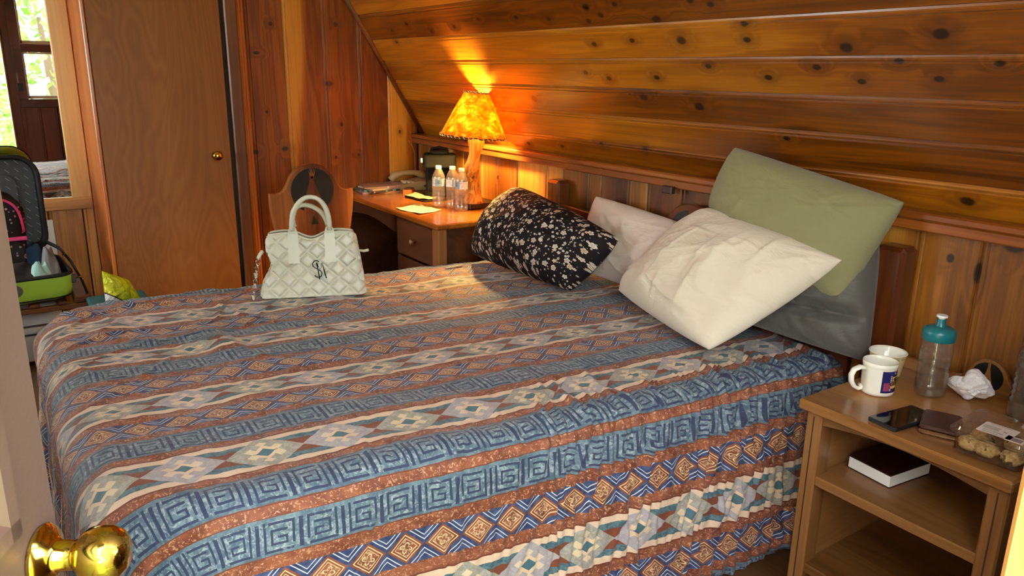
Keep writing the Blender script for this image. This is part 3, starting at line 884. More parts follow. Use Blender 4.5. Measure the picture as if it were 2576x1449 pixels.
pillow('bed_pillow', (1.925, 2.31, .640), (2.02, 2.36, .93), (2.02, 1.72, .88), (1.93, 1.70, .645), .075, .01,
       fabric('white_cotton_rear', lin(214, 194, 184)), 'white pillow half hidden behind the black floral pillow', 103, n=80, p=.5, pinch=-.03)
pillow('bed_pillow', (1.955, 1.715, .985), (1.985, 1.652, 1.185), (2.015, 1.085, 1.085), (1.905, 1.175, .780), .095, .025,
       fabric('sage_cotton', lin(138, 132, 96)), 'sage green pillow leaning on the sloped plank ceiling', 107, n=80, wr=.75, p=.46, pinch=.0)
pillow('bed_pillow', (1.715, 2.82, .632), (1.955, 2.80, .915), (1.845, 2.005, .835), (1.725, 2.125, .628), .17, .05,
       floral(), 'black pillow printed with cream flowers', 109, n=100, wr=1.2, p=.50, pinch=-.03)
pillow('bed_pillow', (1.845, 2.01, .642), (1.955, 1.715, .985), (1.893, 1.165, .925), (1.660, 1.405, .632), .13, .05,
       fabric('white_cotton_front', lin(218, 204, 186)), 'large white pillow lying in front of the green and grey pillows', 113, n=120, wr=1.3, p=.50, pinch=-.03)
strip = MB().box(-.042, .042, -.006, .006, 0, .003, .001).build('paper_strip', plain('pale_blue_plastic', lin(150, 160, 168), .4))
strip.location = (1.585, 2.745, .606); strip.rotation_euler = (0, 0, .1)
tag(strip, 'thin pale strip lying on the bedspread beside the floral pillow', 'strip')
# ------------------------------------------------------------------ desk in the corner
desk_top_m = wood('desk_top_lit_wood', lin(130, 66, 16), lin(186, 108, 32), lin(214, 144, 56), 1, .22, streak=.4, coat=.5)  # lamp light put into the brighter orange of the top
desk_m = wood('desk_shaded_wood', lin(52, 26, 16), lin(84, 46, 28), lin(112, 66, 40), 1, .4, streak=.3, coat=.1)  # shade under the top put into this darker tone of drawers and panels
desk_post_m = wood('desk_post_wood', lin(84, 48, 22), lin(124, 78, 38), lin(150, 100, 54), 2, .4, streak=.4)
desk = empty('writing_desk', (1.84, 3.47, 0), 'wooden writing desk in the corner under the lamp', 'desk')
MB().box(-.255, .255, -.575, .575, .734, .76, .006).build('desk_top', desk_top_m, desk)
for x0, x1, y0, y1 in ((-.235, -.19, -.555, -.495), (.19, .25, -.555, -.495), (-.235, -.19, .515, .57), (.19, .25, .515, .57)):
    MB().box(x0, x1, y0, y1, 0, .734, .004).build('post', desk_post_m, desk)
MB().box(-.19, .20, -.54, -.525, .10, .734).build('side_panel', desk_m, desk)
MB().box(-.21, .20, -.118, -.10, .10, .734, .002).build('side_panel', desk_m, desk)
MB().box(-.19, .2, .53, .545, .1, .734).build('side_panel', desk_m, desk)
MB().box(.232, .246, -.54, .54, .3, .734).build('back_panel', desk_m, desk)
pts = [(-.10, .734), (.515, .734), (.515, .645)] + [(.515 - (.615) * i / 12, .645 + .035 * math.sin(PI * i / 12)) for i in range(1, 12)] + [(-.10, .645)]
MB().prism(pts, -.228, -.208, 'yz').build('apron', desk_m, desk)
for z0, z1 in ((.548, .722), (.36, .538), (.14, .35)):
    dr = MB().box(-.226, -.19, -.49, -.122, z0, z1, .005).build('drawer', desk_m, desk)
    k = MB().lathe([(.006, 0), (.007, .010), (.013, .016), (.015, .022), (.011, .028), (.001, .030)], 16)
    k = k.build('drawer_knob', desk_post_m, dr, smooth=True)
    k.matrix_local = Matrix.Translation((-.226, -.31, (z0 + z1) / 2)) @ Matrix.Rotation(-PI / 2, 4, 'Y')

# ------------------------------------------------------------------ chair with pierced shield back
chair_m = wood('chair_wood', lin(70, 34, 14), lin(122, 68, 30), lin(164, 104, 52), 2, .3, streak=.6, coat=.3)
chair = empty('side_chair', (1.225, 3.42, 0), 'carved wooden chair with round tree emblem behind the white handbag', 'chair')
ol = [(.196, .868)] + bez((.196, .868), (.165, .862), (.135, .862), (.118, .905), 6)[1:] + arc(0, .872, .120, 17, 163, 18) + bez((-.118, .905), (-.135, .862), (-.165, .862), (-.196, .868), 6)[1:]
ol += bez((-.196, .868), (-.20, .78), (-.185, .68), (-.135, .56), 8)[1:] + [(-.10, .46), (.10, .46)] + bez((.135, .56), (.185, .68), (.20, .78), (.196, .868), 8)[:-1]
bk = MB().prism(ol, -.014, .014, 'xz', bev=.005)
bk = bk.build('backrest', chair_m, chair)
leaf_inlay(MB(), 0, .872, .101, -.0155, -.011, 'xz', spread=.35).build('tree_inlay', inlay_m, bk)
cr = MB()
for i, a in enumerate((-26, -13, 0, 13, 26)):
    t = math.radians(a)
    cr.prism([(-.004 + .008 * math.sin(t), .925), (.004 + .008 * math.sin(t), .925), (.042 * math.sin(t) * .9, .925 + .042 * math.cos(t))], -.0165, -.012, 'xz')
cr.build('crown_carving', chair_m, bk)
MB().prism([(.0, .755), (.022, .715), (-.012, .715)], -.0155, -.011, 'xz').build('notch_inlay', inlay_m, bk)
MB().prism(rrect(-.20, .20, -.40, .0, .04), .43, .46, 'xy', bev=.006).build('seat', chair_m, chair)
for sx_ in (-1, 1):
    MB().tube([(sx_ * .17, -.36, .435), (sx_ * .19, -.39, 0)], [.02, .015], 8).build('leg', chair_m, chair, smooth=True)
    MB().tube([(sx_ * .16, -.04, .435), (sx_ * .18, -.01, 0)], [.02, .015], 8).build('leg', chair_m, chair, smooth=True)

# ------------------------------------------------------------------ table lamp
LX, LY = 1.945, 3.18
lamp = empty('table_lamp', (LX, LY, .76), 'lit table lamp with driftwood trunk and mottled amber shade', 'lamp')
tr_m = M('driftwood', .45, .4)
_p = tr_m.coord()
_n = tr_m.noise(tr_m.vm('MULTIPLY', _p, (9, 9, 2.2)), 3.0, 4, .6, 1.5)
_g = ((_n * 26).sin() * .5 + .5)
_kv = tr_m.voro(tr_m.vm('MULTIPLY', _p, (1, 1, .55)), 17, 1.0)
_kd = X(tr_m, _kv.outputs['Distance'])
_c = tr_m.ramp(_g * .25 + _n * .75, [(.25, lin(128, 82, 24)), (.5, lin(190, 138, 52)), (.8, lin(220, 172, 80))])
_c = tr_m.mix((1 - _kd.step(.10, .20)) * .9, _c, lin(48, 24, 12))
tr_m.base(_c); tr_m.bump(_g, .2, .003)
def twob(a, z): return 1 + .10 * math.sin(2 * a + z * 6) + .05 * math.sin(3 * a - z * 9) + .02 * math.sin(5 * a + z * 14)
tm = MB(); tv = []; nn = 22; nz_ = 26
for i in range(nz_ + 1):
    z = .03 + .35 * i / nz_
    r_ = .036 + .006 * math.cos(i * .55) + (.012 * max(0, 1 - i / 4)) - .006 * i / nz_
    cx_, cy_ = .010 * math.sin(i * .33 + .4) - .018 * i / nz_, .012 * math.sin(i * .26) - .034 * i / nz_
    for j in range(nn):
        a = 2 * PI * j / nn; q = r_ * twob(a, z)
        tv.append((cx_ + q * math.cos(a), cy_ + q * math.sin(a), z))
tf = [(i * nn + j, i * nn + (j + 1) % nn, (i + 1) * nn + (j + 1) % nn, (i + 1) * nn + j) for i in range(nz_) for j in range(nn)]
tm.add(tv, tf + [tuple(range(nn))[::-1], tuple(nz_ * nn + j for j in range(nn))]).build('trunk', tr_m.mat, lamp, smooth=True)
MB().prism(rrect(-.040, .125, -.025, .14, .02), 0, .030, 'xy', bev=.004).build('base_slab', plain('black_lamp_base', lin(30, 22, 18), .35, mott=.2), lamp)
# shade: translucent mottled parchment with laced rims
sh = M('amber_parchment')
_p = sh.coord()
_a = sh.noise(_p, 22, 5, .62, 1.2)
_v = sh.voro(sh.vm('ADD', _p, sh.vm('MULTIPLY', sh.noise(_p, 18, 3, .6, 0, True), (.09, .09, .09))), 15, 1.0, 'DISTANCE_TO_EDGE')
_ve = 1 - X(sh, _v.outputs['Distance']).step(.0, .07)
_cc = sh.ramp(_a, [(.33, lin(176, 92, 14)), (.5, lin(232, 156, 36)), (.68, lin(250, 210, 90))])
_cc = sh.mix(_ve * (_a * 1.6 - .35), _cc, lin(120, 50, 14))
_tl = sh.nt.nodes.new('ShaderNodeBsdfTranslucent'); _df = sh.nt.nodes.new('ShaderNodeBsdfDiffuse'); _mx = sh.nt.nodes.new('ShaderNodeMixShader')
sh.link(_cc, _tl.inputs[0]); sh.link(_cc, _df.inputs[0]); _mx.inputs[0].default_value = .55
sh.nt.links.new(_tl.outputs[0], _mx.inputs[1]); sh.nt.links.new(_df.outputs[0], _mx.inputs[2]); sh.nt.links.new(_mx.outputs[0], sh.out.inputs[0])
sh.nt.nodes.remove(sh.b)
tilt = Matrix.Translation((-.022, -.040, .352)) @ Matrix.Rotation(math.radians(4.5), 4, Vector((math.sin(YAW), math.cos(YAW), 0)))
SHH = .200
sm = MB().lathe([(.155, 0), (.131, .05), (.108, .10), (.084, .15), (.0575, SHH), (.0560, SHH), (.0825, .15), (.1065, .10), (.1295, .05), (.1535, 0), (.155, 0)], 48, cap0=False, cap1=False)
shade = sm.build('shade', sh.mat, lamp, smooth=True)
shade.matrix_local = tilt
lace_m = plain('dark_lacing', lin(48, 22, 10), .6)
pale_lace = plain('pale_lacing', lin(230, 200, 140), .6)
for r_, z_, k in ((.1555, .0, 44), (.0580, SHH, 20)):
    MB().tube([((r_ + .0) * math.cos(2 * PI * i / 60), r_ * math.sin(2 * PI * i / 60), z_ + .003 * math.sin(k * PI * i / 30)) for i in range(60)], .0026, 6, closed=True).build('rim_lacing', lace_m, shade, smooth=True)
    st = MB()
    for i in range(k):
        a = 2 * PI * i / k
        st.tube([((r_ + .002) * math.cos(a), (r_ + .002) * math.sin(a), z_ + .004), ((r_ + .003) * math.cos(a + .06), (r_ + .003) * math.sin(a + .06), z_ - .006)], .0022, 5)
    st.build('stitches', pale_lace, shade)
hp = MB()
for a in (0, PI / 2, PI, 3 * PI / 2): hp.tube([(.0, 0, .11), (.04 * math.cos(a), .04 * math.sin(a), .165), (.060 * math.cos(a), .060 * math.sin(a), SHH)], .0012, 5)
MB().tube([(0, 0, .02), (0, 0, .055)], .012, 10).build('socket', plain('brass_socket', lin(140, 110, 60), .3, Metallic=1.0), shade)
hp.build('harp', plain('lamp_metal', lin(140, 110, 60), .3, Metallic=1.0), shade)
bm_ = M('bulb_glow'); bm_.base((0, 0, 0, 1))
bm_.b.inputs['Emission Color'].default_value = (1, .64, .19, 1); bm_.b.inputs['Emission Strength'].default_value = LAMP * 22
bulb = MB().lathe([(.001, .050), (.012, .052), (.013, .062), (.022, .080), (.028, .098), (.026, .114), (.014, .124), (.001, .127)], 20).build('bulb', bm_.mat, shade, smooth=True)

# ------------------------------------------------------------------ things on the desk
ZD = .7602
bottle_pl = thin_glass('bottle_plastic', (.95, .94, .90, 1), .16, .08)
frost(bottle_pl, .16)
cap_m = plain('white_cap', lin(240, 236, 220), .4)
lab = M('bottle_label', .5); _uv = lab.coord(); _q = lab.sep(_uv)
_ang = _q[1].atan2(_q[0])
_lb = lab.mix((_ang * 2.3).sin().gt(.2), lin(220, 226, 226), lin(120, 156, 186))
_lb = lab.mix((_ang * 60).sin().gt(.0) * (_ang * 2.3).sin().gt(.88) * _q[2].within(.118, .135), _lb, lin(40, 40, 44))
_lb = lab.mix((lab.noise(lab.vm('MULTIPLY', _uv, (1, 1, 3)), 120, 1).gt(.58)) * _q[2].within(.112, .138) * .6, _lb, lin(70, 90, 120))
lab.base(_lb)
bprof = [(.001, .006), (.014, .004), (.024, .0), (.0295, .004), (.0315, .014), (.0312, .026), (.0290, .030), (.0312, .036), (.0290, .042), (.0312, .048), (.029, .054), (.0312, .060), (.029, .066), (.0312, .072), (.029, .078), (.0312, .084), (.029, .090), (.0312, .096), (.0315, .104), (.0315, .142), (.030, .152), (.024, .168), (.0165, .182), (.0125, .187), (.0125, .190)]
body = MB().lathe(bprof, 28, cap0=True, cap1=True, wob=lambda a, z: 1 + (.06 * math.cos(5 * a) if z < .012 else 0))
cap = MB().lathe([(.013, .186), (.0148, .187), (.0148, .201), (.0135, .203), (.001, .203)], 24)
lbm = MB().lathe([(.0319, .106), (.0319, .141)], 28, cap0=False, cap1=False)
prot = None
for i, (x_, y_, lb_) in enumerate(((1.822, 3.30, 'leftmost of the three small water bottles on the desk'), (1.868, 3.245, 'middle one of the three small water bottles on the desk'), (1.868, 3.158, 'rightmost and nearest of the three small water bottles on the desk'))):
    if prot is None:
        prot = empty('water_bottle', (x_, y_, ZD), lb_, 'bottle', group='water bottles on the desk')
        parts = [body.build('bottle_body', bottle_pl, prot, smooth=True), lbm.build('bottle_label', lab.mat, prot, smooth=True), cap.build('cap', cap_m, prot, smooth=True, angle=40)]
    else:
        b_ = prot.copy(); COL.objects.link(b_); b_.location = (x_, y_, ZD); b_['label'] = lb_; b_.rotation_euler = (0, 0, 1.3 * i)
        for p_ in parts:
            c_ = p_.copy(); COL.objects.link(c_); c_.parent = b_
tray = MB().prism(rrect(-.13, .125, -.12, .12, .02), 0, .010, 'xy', bev=.003)
tray_o = tray.build('serving_tray', plain('black_tray', lin(24, 20, 20), .35)); tray_o.location = (1.955, 3.575, ZD)
tag(tray_o, 'black tray under the coffee maker', 'tray')
# coffee maker
cmk = empty('coffee_maker', (1.985, 3.585, ZD + .0105), 'dark single-cup coffee maker in the corner behind the bottles', 'coffee maker', rz=math.radians(-28))
cb_ = plain('black_appliance', lin(13, 14, 12), .7, .2, mott=.1)
cg_ = plain('olive_appliance', lin(20, 23, 17), .7, .2, mott=.1)
MB().prism(rrect(-.075, .075, -.075, .075, .018), .0, .022, 'xy', bev=.004).build('base', cb_, cmk)
MB().prism(rrect(-.072, .072, .005, .075, .016), .022, .16, 'xy').build('column', cb_, cmk)
MB().prism(rrect(-.085, .085, -.09, .078, .022), .150, .215, 'xy', bev=.006).build('brew_head', cg_, cmk)
MB().prism(rrect(-.05, .05, -.04, .06, .02), .215, .236, 'xy', bev=.006).build('lid', cb_, cmk)
MB().tube([(-.045, -.02, .216), (-.04, -.02, .243), (0, -.02, .252), (.04, -.02, .243), (.045, -.02, .216)], .007, 8).build('lid_handle', cb_, cmk, smooth=True)
MB().box(-.10, -.084, -.085, -.03, .178, .205, .003).build('latch', plain('chrome_latch', lin(190, 190, 185), .2, Metallic=1.0), cmk)
MB().lathe([(.001, .155), (.018, .152), (.018, .135), (.008, .130)], 16, c=(0, -.045, 0)).build('spout', cb_, cmk, smooth=True)
# telephone
tel_m = plain('beige_plastic', lin(180, 150, 100), .4)
tel = empty('desk_telephone', (1.985, 3.915, ZD), 'beige corded desk telephone by the back wall', 'telephone', rz=math.radians(-14))
MB().prism([(-.105, 0), (.105, 0), (.105, .052), (.06, .056), (-.105, .030)], -.085, .085, 'xz', bev=.006).build('phone_base', tel_m, tel)
hs = MB()
hs.tube([(-.105, .055, .045), (-.085, .055, .068), (-.03, .055, .084), (.03, .055, .084), (.075, .055, .074), (.098, .055, .055)], [.02, .024, .015, .015, .022, .019], 12, flat=1.25)
hs.build('handset', tel_m, tel, smooth=True)
kp = MB()
for i in range(4):
    for j in range(3): kp.box(-.06 + .022 * j, -.045 + .022 * j, -.07 + .02 * i, -.056 + .02 * i, .042, .050, .001)
kp.build('keypad', plain('pale_keys', lin(214, 196, 160), .5), tel)
MB().lathe([(.001, 0), (.006, 0), (.006, .004), (.001, .005)], 12).build('port', plain('dark_port', lin(50, 30, 20), .6), tel).matrix_local = Matrix.Translation((.06, -.085, .026)) @ Matrix.Rotation(PI / 2, 4, 'X')
cord = MB().tube([(-.10, .06, .04), (-.14, .05, .025), (-.16, .03, .004), (-.15, -.02, .004), (-.12, -.06, .006)], .003, 6)
cord.build('handset_cord', tel_m, tel, smooth=True)
wc = MB().tube([(2.035, 4.038, 1.02), (2.060, 4.036, .985), (2.072, 4.036, .94), (2.074, 4.036, .80), (2.05, 4.03, .765), (2.02, 4.0, .765)], .0025, 6).build('telephone_cable', plain('tan_cable', lin(170, 130, 80), .5), smooth=True)
tag(wc, 'thin tan cable running down the room corner behind the telephone', 'cable')
# magazines
mags = [((1.800, 3.945), .24, .33, -8, 'glossy_a', (150, 110, 92), 'lowest magazine in the pile left of the telephone'), ((1.795, 3.925), .22, .29, 12, 'glossy_b', (70, 60, 58), 'dark covered magazine in the middle of the pile left of the telephone'),
        ((1.815, 3.935), .21, .28, 4, 'glossy_c', (196, 170, 140), 'pale folded newspaper near the top of the pile left of the telephone'), ((1.80, 3.93), .20, .27, -14, 'glossy_d', (150, 116, 98), 'topmost magazine in the pile left of the telephone')]
z_ = ZD
for k, ((mx_, my_), w_, h_, an, nm, c3, lb_) in enumerate(mags):
    g = np.linspace(-1, 1, 11); mb = MB(); v_ = []; f_ = []
    t_ = .0075
    for lay in (0, 1):
        for a in g:
            for b in g:
                v_.append((a * w_ / 2, b * h_ / 2 * .62, lay * t_ + .0025 * (a + 1) ** 2 * (k == 3) * lay))
    N_ = 11
    for lay in (0, 1):
        for i in range(10):
            for j in range(10):
                q = [lay * 121 + i * N_ + j, lay * 121 + (i + 1) * N_ + j, lay * 121 + (i + 1) * N_ + j + 1, lay * 121 + i * N_ + j + 1]
                f_.append(q if lay else q[::-1])
    rim = [(i, 0) for i in range(10)] + [(10, j) for j in range(10)] + [(10 - i, 10) for i in range(10)] + [(0, 10 - j) for j in range(10)]
    for a_, b_ in zip(rim, rim[1:] + rim[:1]):
        p0, p1 = a_[0] * N_ + a_[1], b_[0] * N_ + b_[1]; f_.append((p0, p1, p1 + 121, p0 + 121))
    mg = M('magazine_' + nm, .35); _pp = mg.coord()
    _bl = mg.voro(mg.vm('MULTIPLY', _pp, (1, 1.6, 1)), 22, .4)
    mg.base(mg.mix(X(mg, _bl.outputs['Distance']).gt(.55), lin(*c3), mg.mix(.6, lin(*c3), X(mg, _bl.outputs['Color']))))
    o_ = mb.add(v_, f_).build('magazine', mg.mat); o_.location = (mx_, my_, z_); o_.rotation_euler = (0, 0, math.radians(an))
    tag(o_, lb_, 'magazine', 'magazines on the desk'); z_ += t_ + .0006
# small orange carton
ob = empty('small_carton', (1.895, 3.768, ZD), 'small orange and brown carton on the desk beside the telephone', 'carton', rz=math.radians(52))
MB().box(-.052, .052, -.022, .022, 0, .026, .002).build('carton', plain('orange_card', lin(226, 104, 40), .4), ob)
MB().box(-.050, .050, -.020, .020, .0262, .0268).build('carton_top', plain('brown_print', lin(96, 50, 34), .4, mott=.5, mscale=70), ob)
MB().box(-.024, .002, -.012, .012, .0268, .0272).build('carton_label', plain('cream_print', lin(220, 170, 110), .5), ob)
# loose papers
def paper(name, c4, z0, mat, curl, label, seed):
    n = 14; v_ = []; f_ = []
    A, B, C_, D = (Vector(q) for q in c4)
    for i in range(n + 1):
        for j in range(n + 1):
            a, b = i / n, j / n
            p = A * (1 - a) * (1 - b) + B * (1 - a) * b + C_ * a * b + D * a * (1 - b)
            e = .004 * math.sin(9 * a + seed) * (1 if j in (0, n) else 0)
            v_.append((p.x + e, p.y + e, z0 + curl * ((2 * a - 1) ** 2 * (2 * b - 1) ** 2) + .002 * math.sin(7 * a + 5 * b + seed) ** 2))
    for i in range(n):
        for j in range(n): f_.append((i * (n + 1) + j, (i + 1) * (n + 1) + j, (i + 1) * (n + 1) + j + 1, i * (n + 1) + j + 1))
    mb = MB().add(v_, f_)
    o = mb.build(name, mat, smooth=True)
    md = o.modifiers.new('paper_thickness', 'SOLIDIFY'); md.thickness = .0008; md.offset = 1
    return tag(o, label, 'paper')
pw = plain('white_napkin', lin(236, 222, 190), .8, mott=.04, mscale=40)
paper('paper_napkin', [(1.612, 3.35, 0), (1.766, 3.42, 0), (1.778, 3.195, 0), (1.642, 3.155, 0)], ZD + .001, pw, .006, 'plain white napkin on the front edge of the desk', 2)
pp = M('printed_paper', .7); _pp = pp.coord()
pp.base(pp.mix(pp.noise(pp.vm('MULTIPLY', _pp, (14, 60, 1)), 1.0, 3).gt(.57) * .5, lin(232, 214, 178), lin(150, 110, 60)))
paper('printed_sheet', [(1.80, 3.64, 0), (1.89, 3.69, 0), (1.905, 3.47, 0), (1.835, 3.45, 0)], ZD + .0125, pp.mat, .006, 'creased printed sheet lying on the edge of the black tray behind the bottles', 5)
# ------------------------------------------------------------------ nightstand
ns_top_m = wood('nightstand_top', lin(108, 68, 30), lin(146, 98, 50), lin(176, 126, 72), 1, .3, streak=.35, tint=.02, coat=.35)
ns_m = wood('nightstand_wood', lin(88, 56, 26), lin(126, 84, 44), lin(152, 106, 60), 1, .36, streak=.3, tint=.02, coat=.2)
ns_v = wood('nightstand_post_wood', lin(88, 56, 26), lin(126, 84, 44), lin(152, 106, 60), 2, .36, streak=.3, tint=.02, coat=.2)
ns_x = wood('nightstand_panel_wood', lin(92, 58, 28), lin(128, 86, 46), lin(154, 108, 62), 0, .36, streak=.3, tint=.02, coat=.2)
nst = empty('nightstand', (1.815, .80, 0), 'open wooden nightstand with two shelves beside the bed', 'nightstand')
MB().prism(rrect(-.237, .235, -.245, .244, .006, 2), .612, .64, 'xy', bev=.005).build('table_top', ns_top_m, nst)
for x0, x1 in ((-.220, -.165), (.165, .225)):
    for y0, y1 in ((-.238, -.196), (.186, .228)):
        pm = MB().box(x0, x1, y0, y1, 0, .612, .004)
        pm.build('post', ns_v, nst)
gro = plain('post_groove', lin(52, 30, 14), .7)
for yy in (-.217, .207):
    MB().box(-.2212, -.2198, yy - .0012, yy + .0012, .02, .60).build('post_groove', gro, nst)
for y0, y1 in ((.196, .214), (-.224, -.206)):
    MB().box(-.165, .165, y0, y1, .06, .612).build('side_panel', ns_x, nst)
MB().box(.195, .207, -.206, .196, .06, .612).build('back_panel', ns_m, nst)
pts = [(-.197, .612), (.187, .612), (.187, .582)] + [(.187 - .384 * i / 14, .582 + .020 * math.sin(PI * i / 14)) for i in range(1, 14)] + [(-.197, .582)]
MB().prism(pts, -.212, -.196, 'yz').build('apron', ns_m, nst)
for z0 in (.418, .170):
    MB().box(-.214, .195, -.206, .196, z0, z0 + .026, .003).build('shelf', ns_m, nst)
bp = [(-.235, .64), (.235, .64)] + bez((.235, .64), (.232, .668), (.22, .672), (.20, .670), 5)[1:] + [(.10, .664)] + bez((.10, .664), (.075, .664), (.062, .670), (.052, .690), 5)[1:] + arc(.008, .682, .046, 10, 170, 14) + bez((-.037, .690), (-.046, .670), (-.06, .664), (-.085, .664), 5)[1:] + [(-.19, .668)] + bez((-.19, .668), (-.22, .672), (-.232, .668), (-.235, .64), 5)[1:]
bsp = MB().prism(bp, .188, .206, 'yz', bev=.002).build('backsplash', ns_top_m, nst)
leaf_inlay(MB(), .008, .684, .037, .1865, .189, 'yz').build('tree_inlay', inlay_m, bsp)

ZN = .6402
# mug with a printed panel
mug = empty('coffee_mug', (1.778, .962, ZN), 'white ceramic mug with a colourful printed panel on the nightstand', 'mug')
mug.scale = (1, 1, .88)
cer = plain('white_ceramic', lin(236, 232, 218), .15)
mp = [(.001, .004), (.034, .0), (.0385, .003), (.0395, .010), (.0398, .080), (.0405, .083), (.0415, .085), (.0415, .094), (.0405, .0955), (.0385, .094), (.037, .085), (.0365, .012), (.001, .010)]
MB().lathe(mp, 44).build('mug_body', cer, mug, smooth=True, angle=50)
ha = math.radians(150); hx, hy = math.cos(ha), math.sin(ha)
hp_ = [(.037, .074), (.052, .077), (.066, .070), (.0715, .054), (.070, .036), (.062, .020), (.051, .012), (.044, .014), (.043, .021), (.048, .025)]
MB().tube([(r_ * hx, r_ * hy, z) for r_, z in hp_], [.006, .0062, .0062, .0062, .0062, .006, .0058, .0055, .005, .004], 12, flat=1.5).build('handle', cer, mug, smooth=True)
pm = M('mug_print', .25); _uv = pm.coord('UV'); _u, _v, _w = pm.sep(_uv)
c = lin(38, 38, 92)
c = pm.mix(_u.within(.06, .24) * _v.within(.10, .82) * ((_v * 7).sin().gt(-.2)), c, lin(150, 62, 96))
c = pm.mix(((_u - .27).abs().lt(.025)) * ((_v * 22).fract().lt(.45)) * _v.within(.1, .8), c, lin(230, 220, 210))
c = pm.mix(_u.within(.32, .95) * _v.within(.30, .74), c, lin(228, 178, 92))
def blob(cx, cy, rx, ry): return (((_u - cx) / rx) * ((_u - cx) / rx) + ((_v - cy) / ry) * ((_v - cy) / ry)).sqrt()
for cx, cy, rx, ry, col in ((.62, .60, .22, .12, (72, 120, 116)), (.44, .63, .09, .07, (60, 84, 78)), (.42, .42, .18, .12, (120, 84, 44)), (.70, .26, .24, .11, (76, 128, 122)), (.40, .26, .16, .07, (214, 172, 96)), (.80, .45, .08, .10, (224, 178, 120))):
    r_ = blob(cx, cy, rx, ry)
    c = pm.mix(r_.lt(1.0), c, lin(*col)); c = pm.mix(r_.within(.9, 1.05), c, lin(34, 28, 34))
r_ = blob(.42, .42, .10, .065); c = pm.mix(r_.within(.6, .8), c, lin(30, 24, 24))
pm.base(c)
n_ = 12; v_ = []; f_ = []; uv_ = []
for i in range(n_ + 1):
    for j in range(2):
        a = math.radians(205 + 125 * i / n_) + math.radians(16); z = .014 + .064 * j
        v_.append((.0402 * math.cos(a), .0402 * math.sin(a), z)); uv_.append((i / n_, j))
for i in range(n_): f_.append((2 * i, 2 * i + 2, 2 * i + 3, 2 * i + 1))
MB().add(v_, f_).build('printed_panel', pm.mat, mug, smooth=True, uv=uv_)
def wrap_text(txt, size, r, z, a0, name, mat, parent, flip=1, cone=0.0):
    v, f = text_mesh(txt, size)
    v2 = []
    for p in v:
        rr = r + cone * p[1]
        an = a0 + flip * p[0] / rr
        v2.append((rr * math.cos(an), rr * math.sin(an), z + p[1]))
    return MB().add(v2, f).build(name, mat, parent)
white_ink = plain('white_ink', lin(226, 226, 230), .4)
wrap_text('C', .012, .0404, .072, math.radians(205 + 16 + 52), 'lettering', white_ink, mug)
wrap_text('1', .014, .0404, .019, math.radians(205 + 16 + 82), 'lettering', white_ink, mug)
# paper cup
cup = empty('paper_cup', (1.866, .994, ZN), 'tan paper cup with a white rim standing behind the white mug', 'cup')
cup.scale = (1, 1, .73)
cp = M('printed_cup_paper', .55); _q = cp.sep(cp.coord())
_c = cp.mix(_q[2].lt(.03), lin(206, 186, 128), lin(96, 104, 58))
_c = cp.mix(cp.noise(cp.coord(), 60, 2).gt(.66) * _q[2].lt(.045), _c, lin(96, 104, 58))
cp.base(_c)
MB().lathe([(.031, .0), (.0315, .002), (.0445, .110)], 40, cap1=False).build('cup_body', [cp.mat], cup, smooth=True, angle=50)
MB().lathe([(.0434, .1085), (.0302, .0045), (.001, .0045)], 40, cap0=False, cap1=False).build('cup_inside', cer, cup, smooth=True)
MB().tube([(.0447 * math.cos(2 * PI * i / 40), .0447 * math.sin(2 * PI * i / 40), .1105) for i in range(40)], .0019, 8, closed=True).build('rim', cer, cup, smooth=True)
wrap_text('AYX  CO', .012, .0440, .098, math.radians(248), 'lettering', plain('olive_ink', lin(92, 86, 40), .5), cup, cone=.12)
# sports bottle
sb = empty('sports_bottle', (1.88, .883, ZN), 'clear squeeze bottle with teal cap half full of water', 'bottle')
clear = thin_glass('clear_plastic', (.95, .96, .94, 1), .10, .05); frost(clear, .07)
bp_ = [(.0005, .002), (.028, .0), (.0345, .004), (.036, .012), (.0362, .028), (.0352, .031), (.0362, .034), (.0362, .050), (.0352, .053), (.0362, .056), (.0362, .074), (.0352, .077), (.0362, .080), (.0364, .098), (.0354, .101), (.0364, .104), (.0364, .118), (.0356, .121), (.0362, .124), (.035, .138), (.034, .150)]
MB().lathe(bp_, 44, cap1=False).build('bottle_body', clear, sb, smooth=True)
water_t = thin_glass('water', (.90, .91, .88, 1), .05, .02)
MB().lathe([(.0005, .006), (.030, .005), (.0335, .010), (.0345, .03), (.0345, .082), (.0005, .082)], 40).build('water', water_t, sb, smooth=True, angle=40)
teal_m = plain('teal_plastic', lin(26, 112, 122), .3)
MB().lathe([(.0365, .144), (.0378, .146), (.0378, .164), (.036, .171), (.028, .176), (.013, .179), (.0105, .184), (.0100, .197), (.001, .198)], 44, cap0=True).build('cap', teal_m, sb, smooth=True, angle=45)
MB().lathe([(.0075, .196), (.0075, .2005), (.0125, .2015), (.0130, .2045), (.0115, .207), (.001, .207)], 28).build('spout', plain('white_nozzle', lin(232, 232, 226), .4), sb, smooth=True, angle=45)
